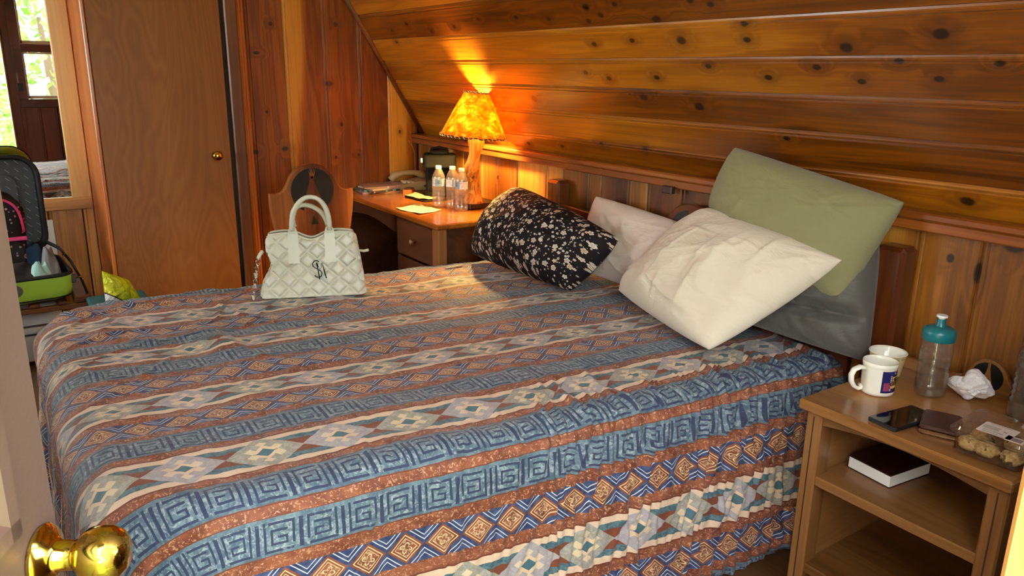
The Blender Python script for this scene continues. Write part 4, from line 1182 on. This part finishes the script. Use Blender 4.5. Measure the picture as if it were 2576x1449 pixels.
# crumpled tissue
import bmesh
bm = bmesh.new(); bmesh.ops.create_icosphere(bm, subdivisions=4, radius=1.0)
for v in bm.verts:
    p = v.co.copy(); x_, y_, z_ = (np.array([q]) for q in p)
    k = 1 + .42 * float(snoise(x_ + z_ * .7, y_ - z_ * .5, .32, 77, 3)[0]) + .16 * abs(float(snoise(x_ - z_, y_ + z_, .8, 78, 2)[0])) - .1
    v.co = Vector((p.x * .028 * k, p.y * .040 * k, p.z * .033 * k + .026))
tv_ = [tuple(v.co) for v in bm.verts]; tf_ = [tuple(q.index for q in f.verts) for f in bm.faces]; bm.free()
zmin = min(p[2] for p in tv_)
ts = MB().add([(p[0], p[1], p[2] - zmin) for p in tv_], tf_).build('crumpled_tissue', plain('tissue_paper', lin(226, 220, 222), .85, bump=.6, bscale=120))
ts.location = (1.925, .812, ZN); tag(ts, 'crumpled white tissue in front of the nightstand emblem', 'tissue')
# smartphone
ph = empty('smartphone', (1.676, .834, ZN), 'black smartphone lying face up on the nightstand', 'phone', rz=math.radians(-7))
MB().prism(rrect(-.078, .078, -.037, .037, .009), 0, .0085, 'xy', bev=.0015).build('phone_body', plain('black_phone_case', lin(22, 24, 28), .35), ph)
MB().prism(rrect(-.074, .074, -.0335, .0335, .006), .0086, .0090, 'xy').build('screen', plain('black_screen', lin(10, 10, 12), .04), ph)
# wallet
wa = empty('wallet', (1.703, .762, ZN), 'brown leather wallet between the smartphone and the cookie box', 'wallet', rz=math.radians(22))
MB().prism(rrect(-.056, .056, -.040, .040, .008), 0, .010, 'xy', bev=.003).build('clear_sleeve', plain('glossy_bronze_sleeve', lin(120, 84, 52), .12, mott=.5, mscale=60, Metallic=.4), wa)
MB().prism(rrect(-.052, .054, -.038, .040, .008), .0105, .020, 'xy', bev=.003).build('leather_cover', plain('brown_leather', lin(66, 36, 28), .4, bump=.2), wa)
# cookie box
ck = empty('cookie_box', (1.682, .632, ZN), 'clear plastic clamshell box of cookies at the front corner of the nightstand', 'food box', rz=math.radians(4))
def loop_shell(rings, n=6):
    mb = MB(); v_ = []; f_ = []; k = None
    for (hx_, hy_, r_, z) in rings:
        q = rrect(-hx_, hx_, -hy_, hy_, r_, n); k = len(q); v_ += [(a, b, z) for a, b in q]
    for i in range(len(rings) - 1):
        for j in range(k):
            j2 = (j + 1) % k; f_.append((i * k + j, i * k + j2, (i + 1) * k + j2, (i + 1) * k + j))
    f_.append(tuple(range(k))[::-1])
    return mb, v_, f_, k
box_pl = thin_glass('clamshell_plastic', (.93, .92, .90, 1), .12, .06); frost(box_pl, .03)
mb, v_, f_, k = loop_shell([(.058, .058, .018, .001), (.062, .062, .018, .003), (.066, .066, .02, .02), (.069, .069, .02, .048), (.078, .078, .022, .050), (.078, .078, .022, .053)])
mb.add(v_, f_).build('tray', box_pl, ck, smooth=True, angle=40)
mb, v_, f_, k = loop_shell([(.066, .066, .02, .0635), (.070, .070, .02, .062), (.072, .072, .02, .0555), (.078, .078, .022, .054)])
mb.add(v_, f_).build('lid', box_pl, ck, smooth=True, angle=40)
lbl = MB().prism(rrect(-.060, .0, -.034, .030, .004), .0638, .0642, 'xy').box(-.064, -.036, -.058, -.024, .0638, .0642).build('paper_label', plain('white_label', lin(224, 208, 204), .6), ck)
ink = plain('black_ink', lin(30, 26, 26), .5)
def flat_text(txt, size, x, y, z, rz, name, mat, parent):
    v, f = text_mesh(txt, size)
    o = MB().add(v, f).build(name, mat, parent); o.location = (x, y, z); o.rotation_euler = (0, 0, rz); return o
flat_text('Coconut', .0085, -.054, .005, .0645, PI / 2, 'lettering', ink, lbl)
flat_text('Macaroons', .0085, -.045, .002, .0645, PI / 2, 'lettering', ink, lbl)
gi = plain('grey_ink', lin(140, 126, 124), .6)
tl = MB()
for i in range(5): tl.box(-.036 + .004 * i, -.0345 + .004 * i, -.004, .026, .0643, .0645)
tl.box(-.006, -.0045, -.020, .02, .0643, .0645)
tl.box(-.060, -.042, -.054, -.034, .0643, .0645)
tag(tl.build('fine_print', gi, lbl), kind='stuff')
flat_text('%', .012, -.030, -.016, .0645, PI / 2, 'lettering', ink, lbl)
cookie_m = M('macaroon', .8)
_p = cookie_m.coord(); _n = cookie_m.noise(_p, 90, 4, .6)
cookie_m.base(cookie_m.mix(cookie_m.noise(_p, 60, 2).step(.58, .66), cookie_m.ramp(_n, [(.3, lin(150, 104, 52)), (.6, lin(214, 178, 116))]), lin(86, 56, 30)))
cookie_m.bump(_n, .8, .004)
first = None
for i, (x_, y_, z_, lb_) in enumerate(((-.036, .010, .002, 'middle cookie against the near wall of the clear box'), (-.032, -.040, .002, 'cookie at the right end of the near row in the clear box'), (.020, .038, .004, 'cookie under the label corner at the back of the clear box'), (.026, -.022, .003, 'cookie hidden under the paper label in the clear box'), (-.030, .045, .001, 'broken cookie at the left end of the near row in the clear box'))):
    p_ = Matrix.Translation(ck.location) @ Matrix.Rotation(math.radians(4), 4, 'Z') @ Vector((x_, y_, z_))
    if first is None or i == 4:
        mb = MB(); v_ = []; f_ = []; nn = 18; nr_ = 10
        for a_ in range(nr_ + 1):
            ph_ = PI * a_ / nr_
            for j in range(nn):
                th = 2 * PI * j / nn
                kk = 1 + .10 * math.sin(3 * th + a_) + .07 * math.sin(5 * th + 2 * a_ + i)
                if i == 4: kk *= .72 if math.cos(th - .6) > .1 else 1
                v_.append((.0215 * kk * math.sin(ph_) * math.cos(th), .0245 * kk * math.sin(ph_) * math.sin(th), .0165 - .0165 * math.cos(ph_)))
        for a_ in range(nr_):
            for j in range(nn): f_.append((a_ * nn + j, a_ * nn + (j + 1) % nn, (a_ + 1) * nn + (j + 1) % nn, (a_ + 1) * nn + j))
        o_ = mb.add(v_, f_).build('cookie', cookie_m.mat, smooth=True)
        if first is None: first = o_
    else:
        o_ = first.copy(); COL.objects.link(o_); o_.rotation_euler = (0, .1, i * 1.7)
    o_.location = p_; tag(o_, lb_, 'cookie', 'cookies in the clear box')
# large ribbed bottle at the picture's edge
gb = empty('large_bottle', (1.93, .676, ZN), 'large ribbed clear bottle at the right end of the nightstand', 'bottle')
cloudy = thin_glass('cloudy_plastic', (.84, .83, .76, 1), .12, .12); frost(cloudy, .08)
gp = [(.001, .003), (.036, .0), (.044, .006)]
for i in range(8): gp += [(.0465, .014 + .016 * i), (.0430, .022 + .016 * i)]
gp += [(.0455, .146), (.0440, .165), (.034, .195), (.020, .214), (.0145, .222), (.0145, .236)]
MB().lathe(gp, 36, cap1=False).build('bottle_body', cloudy, gb, smooth=True)
MB().lathe([(.001, .008), (.041, .008), (.0425, .016), (.0425, .12), (.001, .12)], 32).build('water', water_t, gb, smooth=True, angle=40)
MB().lathe([(.0155, .228), (.017, .229), (.017, .245), (.001, .246)], 24).build('cap', cap_m, gb, smooth=True, angle=45)
# book on the upper shelf
bk = empty('hardcover_book', (1.783, .905, .4442), 'thick maroon hardcover book lying on the nightstand shelf', 'book', rz=math.radians(-6))
MB().box(-.077, .077, -.060, .060, .0, .003, .001).box(-.077, .077, -.060, .060, .031, .034, .001).box(-.077, .077, .057, .060, .003, .031, .0005).build('cover', plain('maroon_cover', lin(52, 20, 18), .4), bk)
MB().box(-.0765, .0765, -.0597, .057, .003, .031).build('pages', plain('white_pages', lin(228, 228, 222), .8, mott=.05, mscale=8), bk)
# ------------------------------------------------------------------ white quilted handbag
hbz = .606
bag = empty('handbag', (.952, 2.685, hbz), 'white quilted handbag with a black monogram standing on the bed', 'handbag', rz=math.radians(-20.8))
leather = M('white_leather', .38, .5)
leather.base(lin(206, 200, 186)); leather.bump(leather.noise(leather.coord(), 260, 3), .12, .001)
BH = .232
def hw(t): return .181 - .033 * t ** 1.1
def hd(t): return .072 - .046 * t
def bag_pt(p, t, quilt=True):
    """p 0..1 round the loop, starting mid-front going +x; t 0..1 up"""
    w, d = hw(t), hd(t); r = min(.02, d * .6)
    per = [(w - r, 0), (PI * r / 2, 1), (2 * (d - r), 2), (PI * r / 2, 3), (2 * (w - r), 4), (PI * r / 2, 5), (2 * (d - r), 6), (PI * r / 2, 7), (w - r, 8)]
    tot = sum(a for a, _ in per); s_ = p * tot
    for L, k in per:
        if s_ <= L or k == 8: break
        s_ -= L
    a = s_ / r if k in (1, 3, 5, 7) else 0
    if k == 0: q, n = (s_, -d), (0, -1)
    elif k == 1: n = (math.sin(a), -math.cos(a)); q = (w - r + r * n[0], -d + r + r * n[1])
    elif k == 2: q, n = (w, -d + r + s_), (1, 0)
    elif k == 3: n = (math.cos(a), math.sin(a)); q = (w - r + r * n[0], d - r + r * n[1])
    elif k == 4: q, n = (w - r - s_, d), (0, 1)
    elif k == 5: n = (-math.sin(a), math.cos(a)); q = (-w + r + r * n[0], d - r + r * n[1])
    elif k == 6: q, n = (-w, d - r - s_), (-1, 0)
    elif k == 7: n = (-math.cos(a), -math.sin(a)); q = (-w + r + r * n[0], -d + r + r * n[1])
    else: q, n = (-w + r + s_, -d), (0, -1)
    z = BH * t
    x, y = q
    dip = .030 * math.exp(-((x) / .052) ** 2) * max(0, (t - .75) / .25) ** 2
    z -= dip
    z -= .010 * max(0, (t - .8) / .2) * (abs(x) / .15) ** 3
    disp = 0.0
    if quilt:
        arcx = x if abs(n[1]) > .5 else (w + (y + d)) * (1 if n[0] > 0 else -1)
        L = .070
        f1 = ((arcx - .018 + (z - .1) * 1.08) / L) % 1.0; f2 = ((arcx - .018 - (z - .1) * 1.08) / L) % 1.0
        dd_ = min(abs(f1 - .5), abs(f2 - .5))
        fade = min(1, (1 - t) / .06) * min(1, t / .03 + .2)
        disp = .010 * (1 - math.exp(-(dd_ / .13) ** 2)) * fade
    # soft slump of the left end
    sl = math.exp(-((x + .185) / .06) ** 2)
    cave = .030 * sl * math.exp(-((t - .48) / .2) ** 2)
    x += cave * (1.0 if n[0] < -.3 else .45)
    y += (.016 * math.exp(-((x + .10) / .05) ** 2) * math.exp(-((t - .42) / .13) ** 2)) * (1 if n[1] < -.3 else 0)
    return Vector((x + n[0] * disp, y + n[1] * disp, z))
NP, NT = 260, 84
v_ = [bag_pt(i / NP, j / NT) for j in range(NT + 1) for i in range(NP)]
f_ = [(j * NP + i, j * NP + (i + 1) % NP, (j + 1) * NP + (i + 1) % NP, (j + 1) * NP + i) for j in range(NT) for i in range(NP)]
f_.append(tuple(range(NP))[::-1])
MB().add(v_, f_).build('bag_body', leather.mat, bag, smooth=True, angle=60)
lin_v = [bag_pt(i / 60, t, False) * .985 + Vector((0, 0, .0)) for t in (.99, .80) for i in range(60)]
lf_ = [(i, (i + 1) % 60, 60 + (i + 1) % 60, 60 + i) for i in range(60)] + [tuple(60 + i for i in range(60))]
MB().add(lin_v, lf_).build('lining', plain('cream_lining', lin(176, 160, 140), .8), bag)
MB().tube([bag_pt(i / 96, 1.0, False) + Vector((0, 0, .001)) for i in range(96)], .0042, 8, closed=True).build('rim_piping', leather.mat, bag, smooth=True)
def loop_frac(t, target):
    best = min(range(400), key=lambda i: (bag_pt(i / 400, t, False) - Vector(target)).length); return best / 400
for sgn in (-1, 1):
    pth = []
    for j in range(24):
        t = j / 23; w, d = hw(t), hd(t)
        pth.append(bag_pt(loop_frac(t, (sgn * (w - .004), -d + .004, BH * t)), t, False))
    MB().tube(pth, .0042, 8).build('edge_piping', leather.mat, bag, smooth=True)
    MB().box(-.009, .009, -.006, .006, -.022, .006, .003).build('corner_tab', leather.mat, bag).location = bag_pt(loop_frac(.98, (sgn * (hw(.98) - .006), -hd(.98), BH * .98)), .98, False)
def handle(y0, apex, lean, nm, xs=.064):
    L = []
    for i in range(25):
        a = PI * i / 24
        L.append((-xs * 1.0 * math.cos(a) * (1.02) + lean * math.sin(a), y0 - .012 * math.sin(a) * (1 if y0 < 0 else -1), BH + .008 + (apex - BH - .008) * math.sin(a) ** .8))
    o = MB().tube(L, [.010 - .0015 * math.sin(PI * i / 24) for i in range(25)], 12).build(nm, leather.mat, bag, smooth=True)
    return o
handle(-hd(.95) - .010, .362, .004, 'handle')
handle(hd(.95) + .008, .318, -.022, 'handle', .060)
for sgn in (-1, 1):
    n_ = 10; tv_ = []; tf_ = []
    for i in range(n_ + 1):
        t = i / n_; z = .125 + (BH + .022 - .125) * t
        ww = .0195 - .0015 * t if t < .82 else .0185 - .0085 * (t - .82) / .18
        yy = -hd(min(1, z / BH)) - .0118 - (.001 if t > .8 else 0)
        for a, b in ((-ww, .006), (-ww, -.002), (ww, -.002), (ww, .006)): tv_.append((sgn * .064 + a, yy + b, z))
    for i in range(n_):
        for k in range(4): tf_.append((i * 4 + k, i * 4 + (k + 1) % 4, (i + 1) * 4 + (k + 1) % 4, (i + 1) * 4 + k))
    tf_ += [(0, 1, 2, 3), tuple(n_ * 4 + k for k in range(4))]
    MB().add(tv_, tf_).build('handle_tab', leather.mat, bag)
blk = plain('black_metal_logo', lin(24, 22, 26), .25, Metallic=.6)
def lz(p): 
    zx, zy = p; x = (zx - 950) * .00027 + .022; z = .098 - (zy - 1000) * .00029
    t = z / BH; return (x, -hd(t) - .0115, z)
Sp = [(952, 900), (930, 884), (895, 888), (868, 915), (872, 950), (900, 975), (935, 992), (970, 1015), (985, 1045), (972, 1078), (940, 1090), (905, 1082), (888, 1062)]
MB().tube([lz(p) for p in Sp], .002, 6).tube([lz(p) for p in [(918, 908), (935, 1010), (952, 1115)]], .0019, 6).tube([lz(p) for p in [(922, 915), (962, 1008), (993, 908), (1012, 1000), (1038, 1106)]], .002, 6).build('monogram', blk, bag, smooth=True)
MB().tube([lz((1095, 650)), lz((1108, 625)), lz((1102, 690)), lz((1090, 670))], .002, 6).build('badge', blk, bag, smooth=True)
# chain strap at the left end
silver = plain('silver_chain', lin(190, 186, 180), .22, Metallic=1.0)
cpth = bez((-.186, -.035, .138), (-.20, -.045, .10), (-.20, -.05, .06), (-.212, -.060, .006), 11)
cm = MB()
for i, p in enumerate(cpth):
    ring = []
    for k in range(12):
        a = 2 * PI * k / 12
        dx, dz = .0065 * math.cos(a), .0105 * math.sin(a)
        ring.append((p[0] + (dx if i % 2 else 0), p[1] + (0 if i % 2 else dx), p[2] + dz))
    cm.tube(ring, .0019, 6, closed=True)
cm.build('chain_strap', silver, bag, smooth=True)
for i in (5, 8, 11):
    p = cpth[i]
    MB().box(p[0] - .004, p[0] + .004, p[1] - .006, p[1] - .002, p[2] - .009, p[2] + .009, .002).build('strap_leather', leather.mat, bag)
MB().tube([(-.172, -.02, .165), (-.182, -.03, .155), (-.188, -.036, .142)], .007, 8).build('strap_anchor', leather.mat, bag, smooth=True)
MB().tube([(.165, .0, .152), (.185, -.01, .150), (.203, -.012, .154)], [.004, .0055, .0055], 8).build('zip_pull', leather.mat, bag, smooth=True)

# ------------------------------------------------------------------ luggage corner
rack_m = wood('rack_wood', lin(84, 48, 24), lin(126, 78, 42), lin(156, 104, 60), 0, .35, streak=.3)
rack_y = wood('rack_slat_wood', lin(70, 36, 20), lin(104, 58, 34), lin(130, 78, 48), 1, .35, streak=.3)
rack = empty('luggage_rack', (-.088, 4.18, 0), 'wooden slatted luggage rack under the open suitcase', 'luggage rack')
rack.scale = (1.1, 1.1, .79)
for y in (-.20, .20):
    MB().box(-.38, .385, y - .015, y + .015, .408, .436, .004).build('rail', rack_m, rack)
for i in range(7):
    MB().box(-.35 + .10 * i, -.31 + .10 * i, -.215, .215, .4365, .456, .006).build('slat', rack_y, rack)
MB().box(.315, .38, -.215, .215, .4365, .478, .006).build('end_stop', rack_y, rack)
for sx_ in (-.362, .362):
    for y in (-.20, .20): MB().box(sx_ - .013, sx_ + .013, y - .014, y + .014, 0, .408, .003).build('leg', rack_m, rack)
    MB().box(sx_ - .010, sx_ + .010, -.186, .186, .10, .125, .003).build('stretcher', rack_m, rack)
suit = empty('suitcase', (-.1265, 4.17, .3612), 'open lime green hard suitcase on the luggage rack', 'suitcase', rz=math.radians(4))
suit.scale = (1.1, 1.1, 1.1)
lime = M('lime_shell', .35, .5); lime.base(lin(168, 208, 66)); lime.bump(lime.noise(lime.coord(), 500, 2), .05, .0005)
mb, v_, f_, k = loop_shell([(.30, .17, .05, .0), (.325, .195, .06, .006), (.342, .210, .065, .022), (.347, .215, .065, .045), (.349, .217, .065, .104), (.343, .211, .06, .104), (.338, .206, .06, .012)])
f_.append(tuple((6) * k + j for j in range(k)))
blackz = plain('black_zip_tape', lin(20, 20, 22), .7)
mb.add(v_, f_); mb.mi = [1 if min(q) >= 4 * k else 0 for q in mb.f]
mb.build('base_shell', [lime.mat, blackz], suit, smooth=True, angle=50)
zl = rrect(-.347, .347, -.215, .215, .064, 6)
MB().tube([(a, b, .110) for a, b in zl], .0085, 6, closed=True, flat=1.0).build('zipper', blackz, suit, smooth=True)
MB().lathe([(.001, 0), (.026, 0), (.024, .006), (.001, .008)], 24).build('lock', plain('grey_lock', lin(90, 92, 90), .35), suit).matrix_local = Matrix.Translation((.135, -.214, .066)) @ Matrix.Rotation(PI / 2, 4, 'X')
lid = MB(); mb, v_, f_, k = loop_shell([(.30, .17, .05, .0), (.325, .20, .06, .006), (.342, .216, .085, .02), (.347, .222, .09, .050), (.339, .214, .085, .050), (.333, .208, .08, .014)])
f_.append(tuple(5 * k + j for j in range(k)))
mb.add(v_, f_); mb.mi = [1 if min(q) >= 3 * k else 0 for q in mb.f]
lid_o = mb.build('lid_shell', [lime.mat, blackz], suit, smooth=True, angle=50)
lid_o.matrix_local = Matrix.Translation((-.025, .236, .350)) @ Matrix.Rotation(math.radians(92), 4, 'X')
ln = M('grey_lining', .7); _uv = ln.coord(); _q = ln.sep(_uv)
_a = (_q[0] + _q[1]) * 26.0; _b = (_q[0] - _q[1]) * 15.0 + _a.floor() * .5
_d = _a.fract().lt(.06) * _b.fract().lt(.45)
ln.base(ln.mix(_d, lin(72, 74, 78), lin(168, 170, 174))); ln.bump(ln.noise(_uv, 30, 3), .3, .006)
MB().prism(rrect(-.331, .331, -.206, .206, .078), .0145, .019, 'xy').build('lining', ln.mat, lid_o)
MB().prism(rrect(-.26, .265, -.15, .14, .05), .019, .026, 'xy', bev=.004).build('mesh_pocket', ln.mat, lid_o)
MB().tube([(a, b, .054) for a, b in rrect(-.343, .343, -.218, .218, .087, 6)], .010, 6, closed=True).build('zipper', blackz, lid_o, smooth=True)
MB().box(-.3, .3, .19, .225, .09, .135).build('hinge_tape', blackz, suit)
# clothes in the suitcase
def cloth_heap(name, loc, sx_, sy_, sz_, mat, label, cat, seed, flat=.5):
    n = 26; g = np.linspace(-1, 1, n); u, v = np.meshgrid(g, g, indexing='ij')
    h = np.clip((1 - np.abs(u) ** 4) * (1 - np.abs(v) ** 4), 0, 1) ** .5
    z = sz_ * h * (1 + .25 * snoise(u, v, .5, seed, 3)) * (flat + (1 - flat) * h) + .004 * h
    mb = MB(); P = np.stack([u * sx_, v * sy_, z], -1).reshape(-1, 3)
    Q = np.stack([u * sx_, v * sy_, 0 * z], -1).reshape(-1, 3)
    idx = np.arange(n * n).reshape(n, n)
    q = np.stack([idx[:-1, :-1], idx[1:, :-1], idx[1:, 1:], idx[:-1, 1:]], -1).reshape(-1, 4)
    mb.v = np.concatenate([P, Q]).tolist(); mb.f = q.tolist() + (q[:, ::-1] + n * n).tolist(); mb.mi = [0] * len(mb.f)
    o = mb.build(name, mat, smooth=True); o.location = loc; o.scale = (1.1, 1.1, 1.1)
    return tag(o, label, cat)
cloth_heap('folded_garment', (.0605, 4.07, .3765), .11, .085, .125, plain('black_knit', lin(24, 24, 28), .85), 'black garment packed at the front of the suitcase', 'clothing', 5)
cloth_heap('folded_garment', (.132, 4.246, .3765), .075, .07, .155, plain('dark_blue_cloth', lin(34, 66, 92), .85), 'dark blue garment in the right half of the suitcase', 'clothing', 6)
cloth_heap('folded_garment', (.1485, 4.031, .3765), .045, .035, .128, plain('pale_mint_cloth', lin(160, 204, 200), .8), 'pale mint garment corner at the suitcase edge', 'clothing', 7)
cloth_heap('folded_garment', (-.0825, 4.026, .3765), .045, .06, .128, plain('white_blue_cloth', lin(206, 220, 224), .8), 'white garment in the suitcase below the floral backpack', 'clothing', 8)
cloth_heap('mesh_pouch', (.1925, 4.136, .3765), .04, .06, .150, plain('grey_mesh', lin(110, 112, 116), .6), 'grey mesh pouch at the right end of the suitcase', 'pouch', 9)
# floral backpack
bp_m = M('dark_floral_nylon', .6, .3); _p = bp_m.coord(); _pv = bp_m.vm('MULTIPLY', _p, (1, .3, 1))
_c = lin(28, 24, 28)
for sc_, r0, th_ in ((26, .30, .45), (60, .27, .5)):
    _w = bp_m.voro(_pv, sc_, .9); _cc = bp_m.sep(X(bp_m, _w.outputs['Color'])); _dd = X(bp_m, _w.outputs['Distance'])
    _pc = bp_m.mix(_cc[1], bp_m.mix(_cc[2], lin(214, 120, 150), lin(206, 200, 206)), bp_m.mix(_cc[2], lin(216, 170, 120), lin(176, 148, 190)))
    _on = (_dd.lt(r0) - _dd.within(r0 * .45, r0 * .62)).max(0.0) * _cc[0].gt(th_)
    _c = bp_m.mix(_on * .85, _c, _pc)
bp_m.base(_c)
bpk = empty('backpack', (-.0605, 4.2515, .41), 'black floral backpack with pink trim standing in the suitcase', 'backpack', rz=math.radians(5))
bpk.scale = (1.1, 1.1, 1.1)
n = 30; v_ = []; f_ = []
for i in range(n + 1):
    t = -1 + 2 * i / n
    zz = .20 + .20 * math.copysign(abs(math.sin(t * PI / 2)) ** .8, t)
    sc_ = max(.02, (1 - abs(math.sin(t * PI / 2)) ** 5)) ** .45
    for j in range(40):
        a = 2 * PI * j / 40
        cx_ = math.copysign(abs(math.cos(a)) ** .5, math.cos(a)); cy_ = math.copysign(abs(math.sin(a)) ** .6, math.sin(a))
        v_.append((.165 * sc_ * cx_ + .006 * math.sin(9 * t + 3 * a), .070 * sc_ * cy_ + .004 * math.sin(14 * t + 5 * a), zz))
for i in range(n):
    for j in range(40): f_.append((i * 40 + j, i * 40 + (j + 1) % 40, (i + 1) * 40 + (j + 1) % 40, (i + 1) * 40 + j))
MB().add(v_, f_).build('pack_body', bp_m.mat, bpk, smooth=True)
pink = plain('pink_trim', lin(226, 62, 130), .5)
MB().tube(bez((.02, -.055, .372), (.13, -.06, .372), (.150, -.058, .33), (.152, -.056, .22), 12), .0055, 8).build('piping', pink, bpk, smooth=True)
MB().box(.075, .158, -.080, -.066, .188, .204, .003).build('pull_tab', pink, bpk)
MB().prism(rrect(-.12, .145, .03, .185, .035), -.085, -.06, 'xz', bev=.008).build('front_pocket', bp_m.mat, bpk)
# black shoulder strap looping out of the suitcase
strap = empty('shoulder_strap', (.187, 4.18, .498), 'black shoulder strap with brass clips hanging over the right end of the suitcase', 'strap')
strap.scale = (1.1, 1.1, 1.1)
MB().tube([(-.07, .06, .02), (-.03, .05, .075), (.01, .03, .085), (.05, .0, .06), (.082, -.06, .01), (.108, -.13, -.06), (.125, -.19, -.14)], .011, 8, flat=.25).build('webbing', plain('black_webbing', lin(22, 22, 24), .75), strap, smooth=True)
MB().tube([(.055, -.03, .035), (.070, -.035, .04), (.078, -.04, .036)], .003, 6).build('clip', brass, strap, smooth=True)
MB().tube([(.080, -.15, -.045), (.105, -.155, -.04), (.112, -.16, -.048), (.110, -.162, -.055)], .003, 6).build('clip', brass, strap, smooth=True)
MB().box(.055, .085, -.165, -.145, -.062, -.025, .004).build('buckle', plain('grey_buckle', lin(70, 72, 76), .5), strap)
# white wall panel behind the suitcase
wp = empty('wall_heater_panel', (.10, Y_M - .003, .43), 'white panel fixed to the boards behind the suitcase', 'panel')
MB().box(-.16, .158, -.016, -.0005, 0, .196, .003).build('panel', plain('white_enamel', lin(216, 218, 214), .35), wp)
MB().lathe([(.001, 0), (.004, 0), (.004, .002), (.001, .002)], 10).build('screw', plain('dark_screw', lin(60, 60, 60), .5), wp).matrix_local = Matrix.Translation((.128, -.016, .16)) @ Matrix.Rotation(PI / 2, 4, 'X')
# white appliance under the rack
wh_m = plain('white_appliance_plastic', lin(214, 218, 216), .35)
ht = empty('room_heater', (-.11, 4.29, 0), 'white vented appliance standing under the luggage rack', 'heater')
ht.scale = (1.1, 1.1, .77)
MB().box(-.32, .295, -.12, .12, .03, .398, .012).build('casing', wh_m, ht)
vm_ = plain('vent_shadow', lin(70, 72, 72), .6)  # dark grey painted for shade inside the slots; also colours bars and foot
for i in range(4): MB().box(.06, .155, -.1215, -.1195, .352 + .009 * i, .356 + .009 * i).build('vent_slot', vm_, ht)
for i in range(4): MB().box(.165, .235, -.1215, -.1195, .352 + .009 * i, .356 + .009 * i).build('vent_slot', vm_, ht)
MB().box(-.31, .285, -.128, -.120, .262, .272, .003).build('trim_bar', vm_, ht)
MB().box(-.31, .285, -.126, -.120, .225, .258, .004).build('trim_bar', wh_m, ht)
MB().box(-.31, .285, -.128, -.120, .206, .218, .003).build('trim_bar', vm_, ht)
MB().box(-.28, .26, -.09, .09, 0, .03).build('foot', vm_, ht)
# teal crate and the yellow snack bag on it
tc = empty('storage_crate', (.43, 3.80, 0), 'teal storage crate on the floor under the yellow bag', 'crate')
teal2 = plain('teal_crate', lin(24, 92, 104), .5, mott=.1)
MB().box(-.115, .11, -.13, .13, 0, .345, .012).build('crate_body', teal2, tc)
MB().box(-.125, .12, -.14, .14, .345, .372, .008).build('crate_lid', teal2, tc)
nb = M('yellow_foil', .18, .6); _uv = nb.coord('UV'); _u, _v, _w = nb.sep(_uv)
_ln = _v + _u * .62
_c = nb.mix(nb.noise(_uv, 25, 3) * .5, lin(226, 232, 24), lin(176, 186, 10))
_c = nb.mix(_ln.lt(-.062), _c, lin(28, 30, 20)); _c = nb.mix(_ln.lt(-.067), _c, lin(232, 232, 232))
nb.base(_c); nb.bump(nb.noise(_uv, 30, 4, .6, 1.5), .8, .02)
sbag = pillow('snack_bag', (.362, 3.735, .376), (.366, 3.755, .530), (.475, 3.80, .462), (.512, 3.77, .374), .035, .03, nb.mat, 'yellow green foil snack bag on the teal crate by the closet', 131, n=36, wr=.9, pinch=.02, p=.45)
sbag['category'] = 'snack bag'
v, f = text_mesh('ppro', .017)
tb = MB().add(v, f).build('lettering', plain('dark_olive_ink', lin(70, 76, 10), .5), sbag)
tb.matrix_local = Matrix.Translation((.413, 3.707, .420)) @ Matrix.Rotation(math.radians(-22), 4, 'Y') @ Matrix.Rotation(PI / 2, 4, 'X')
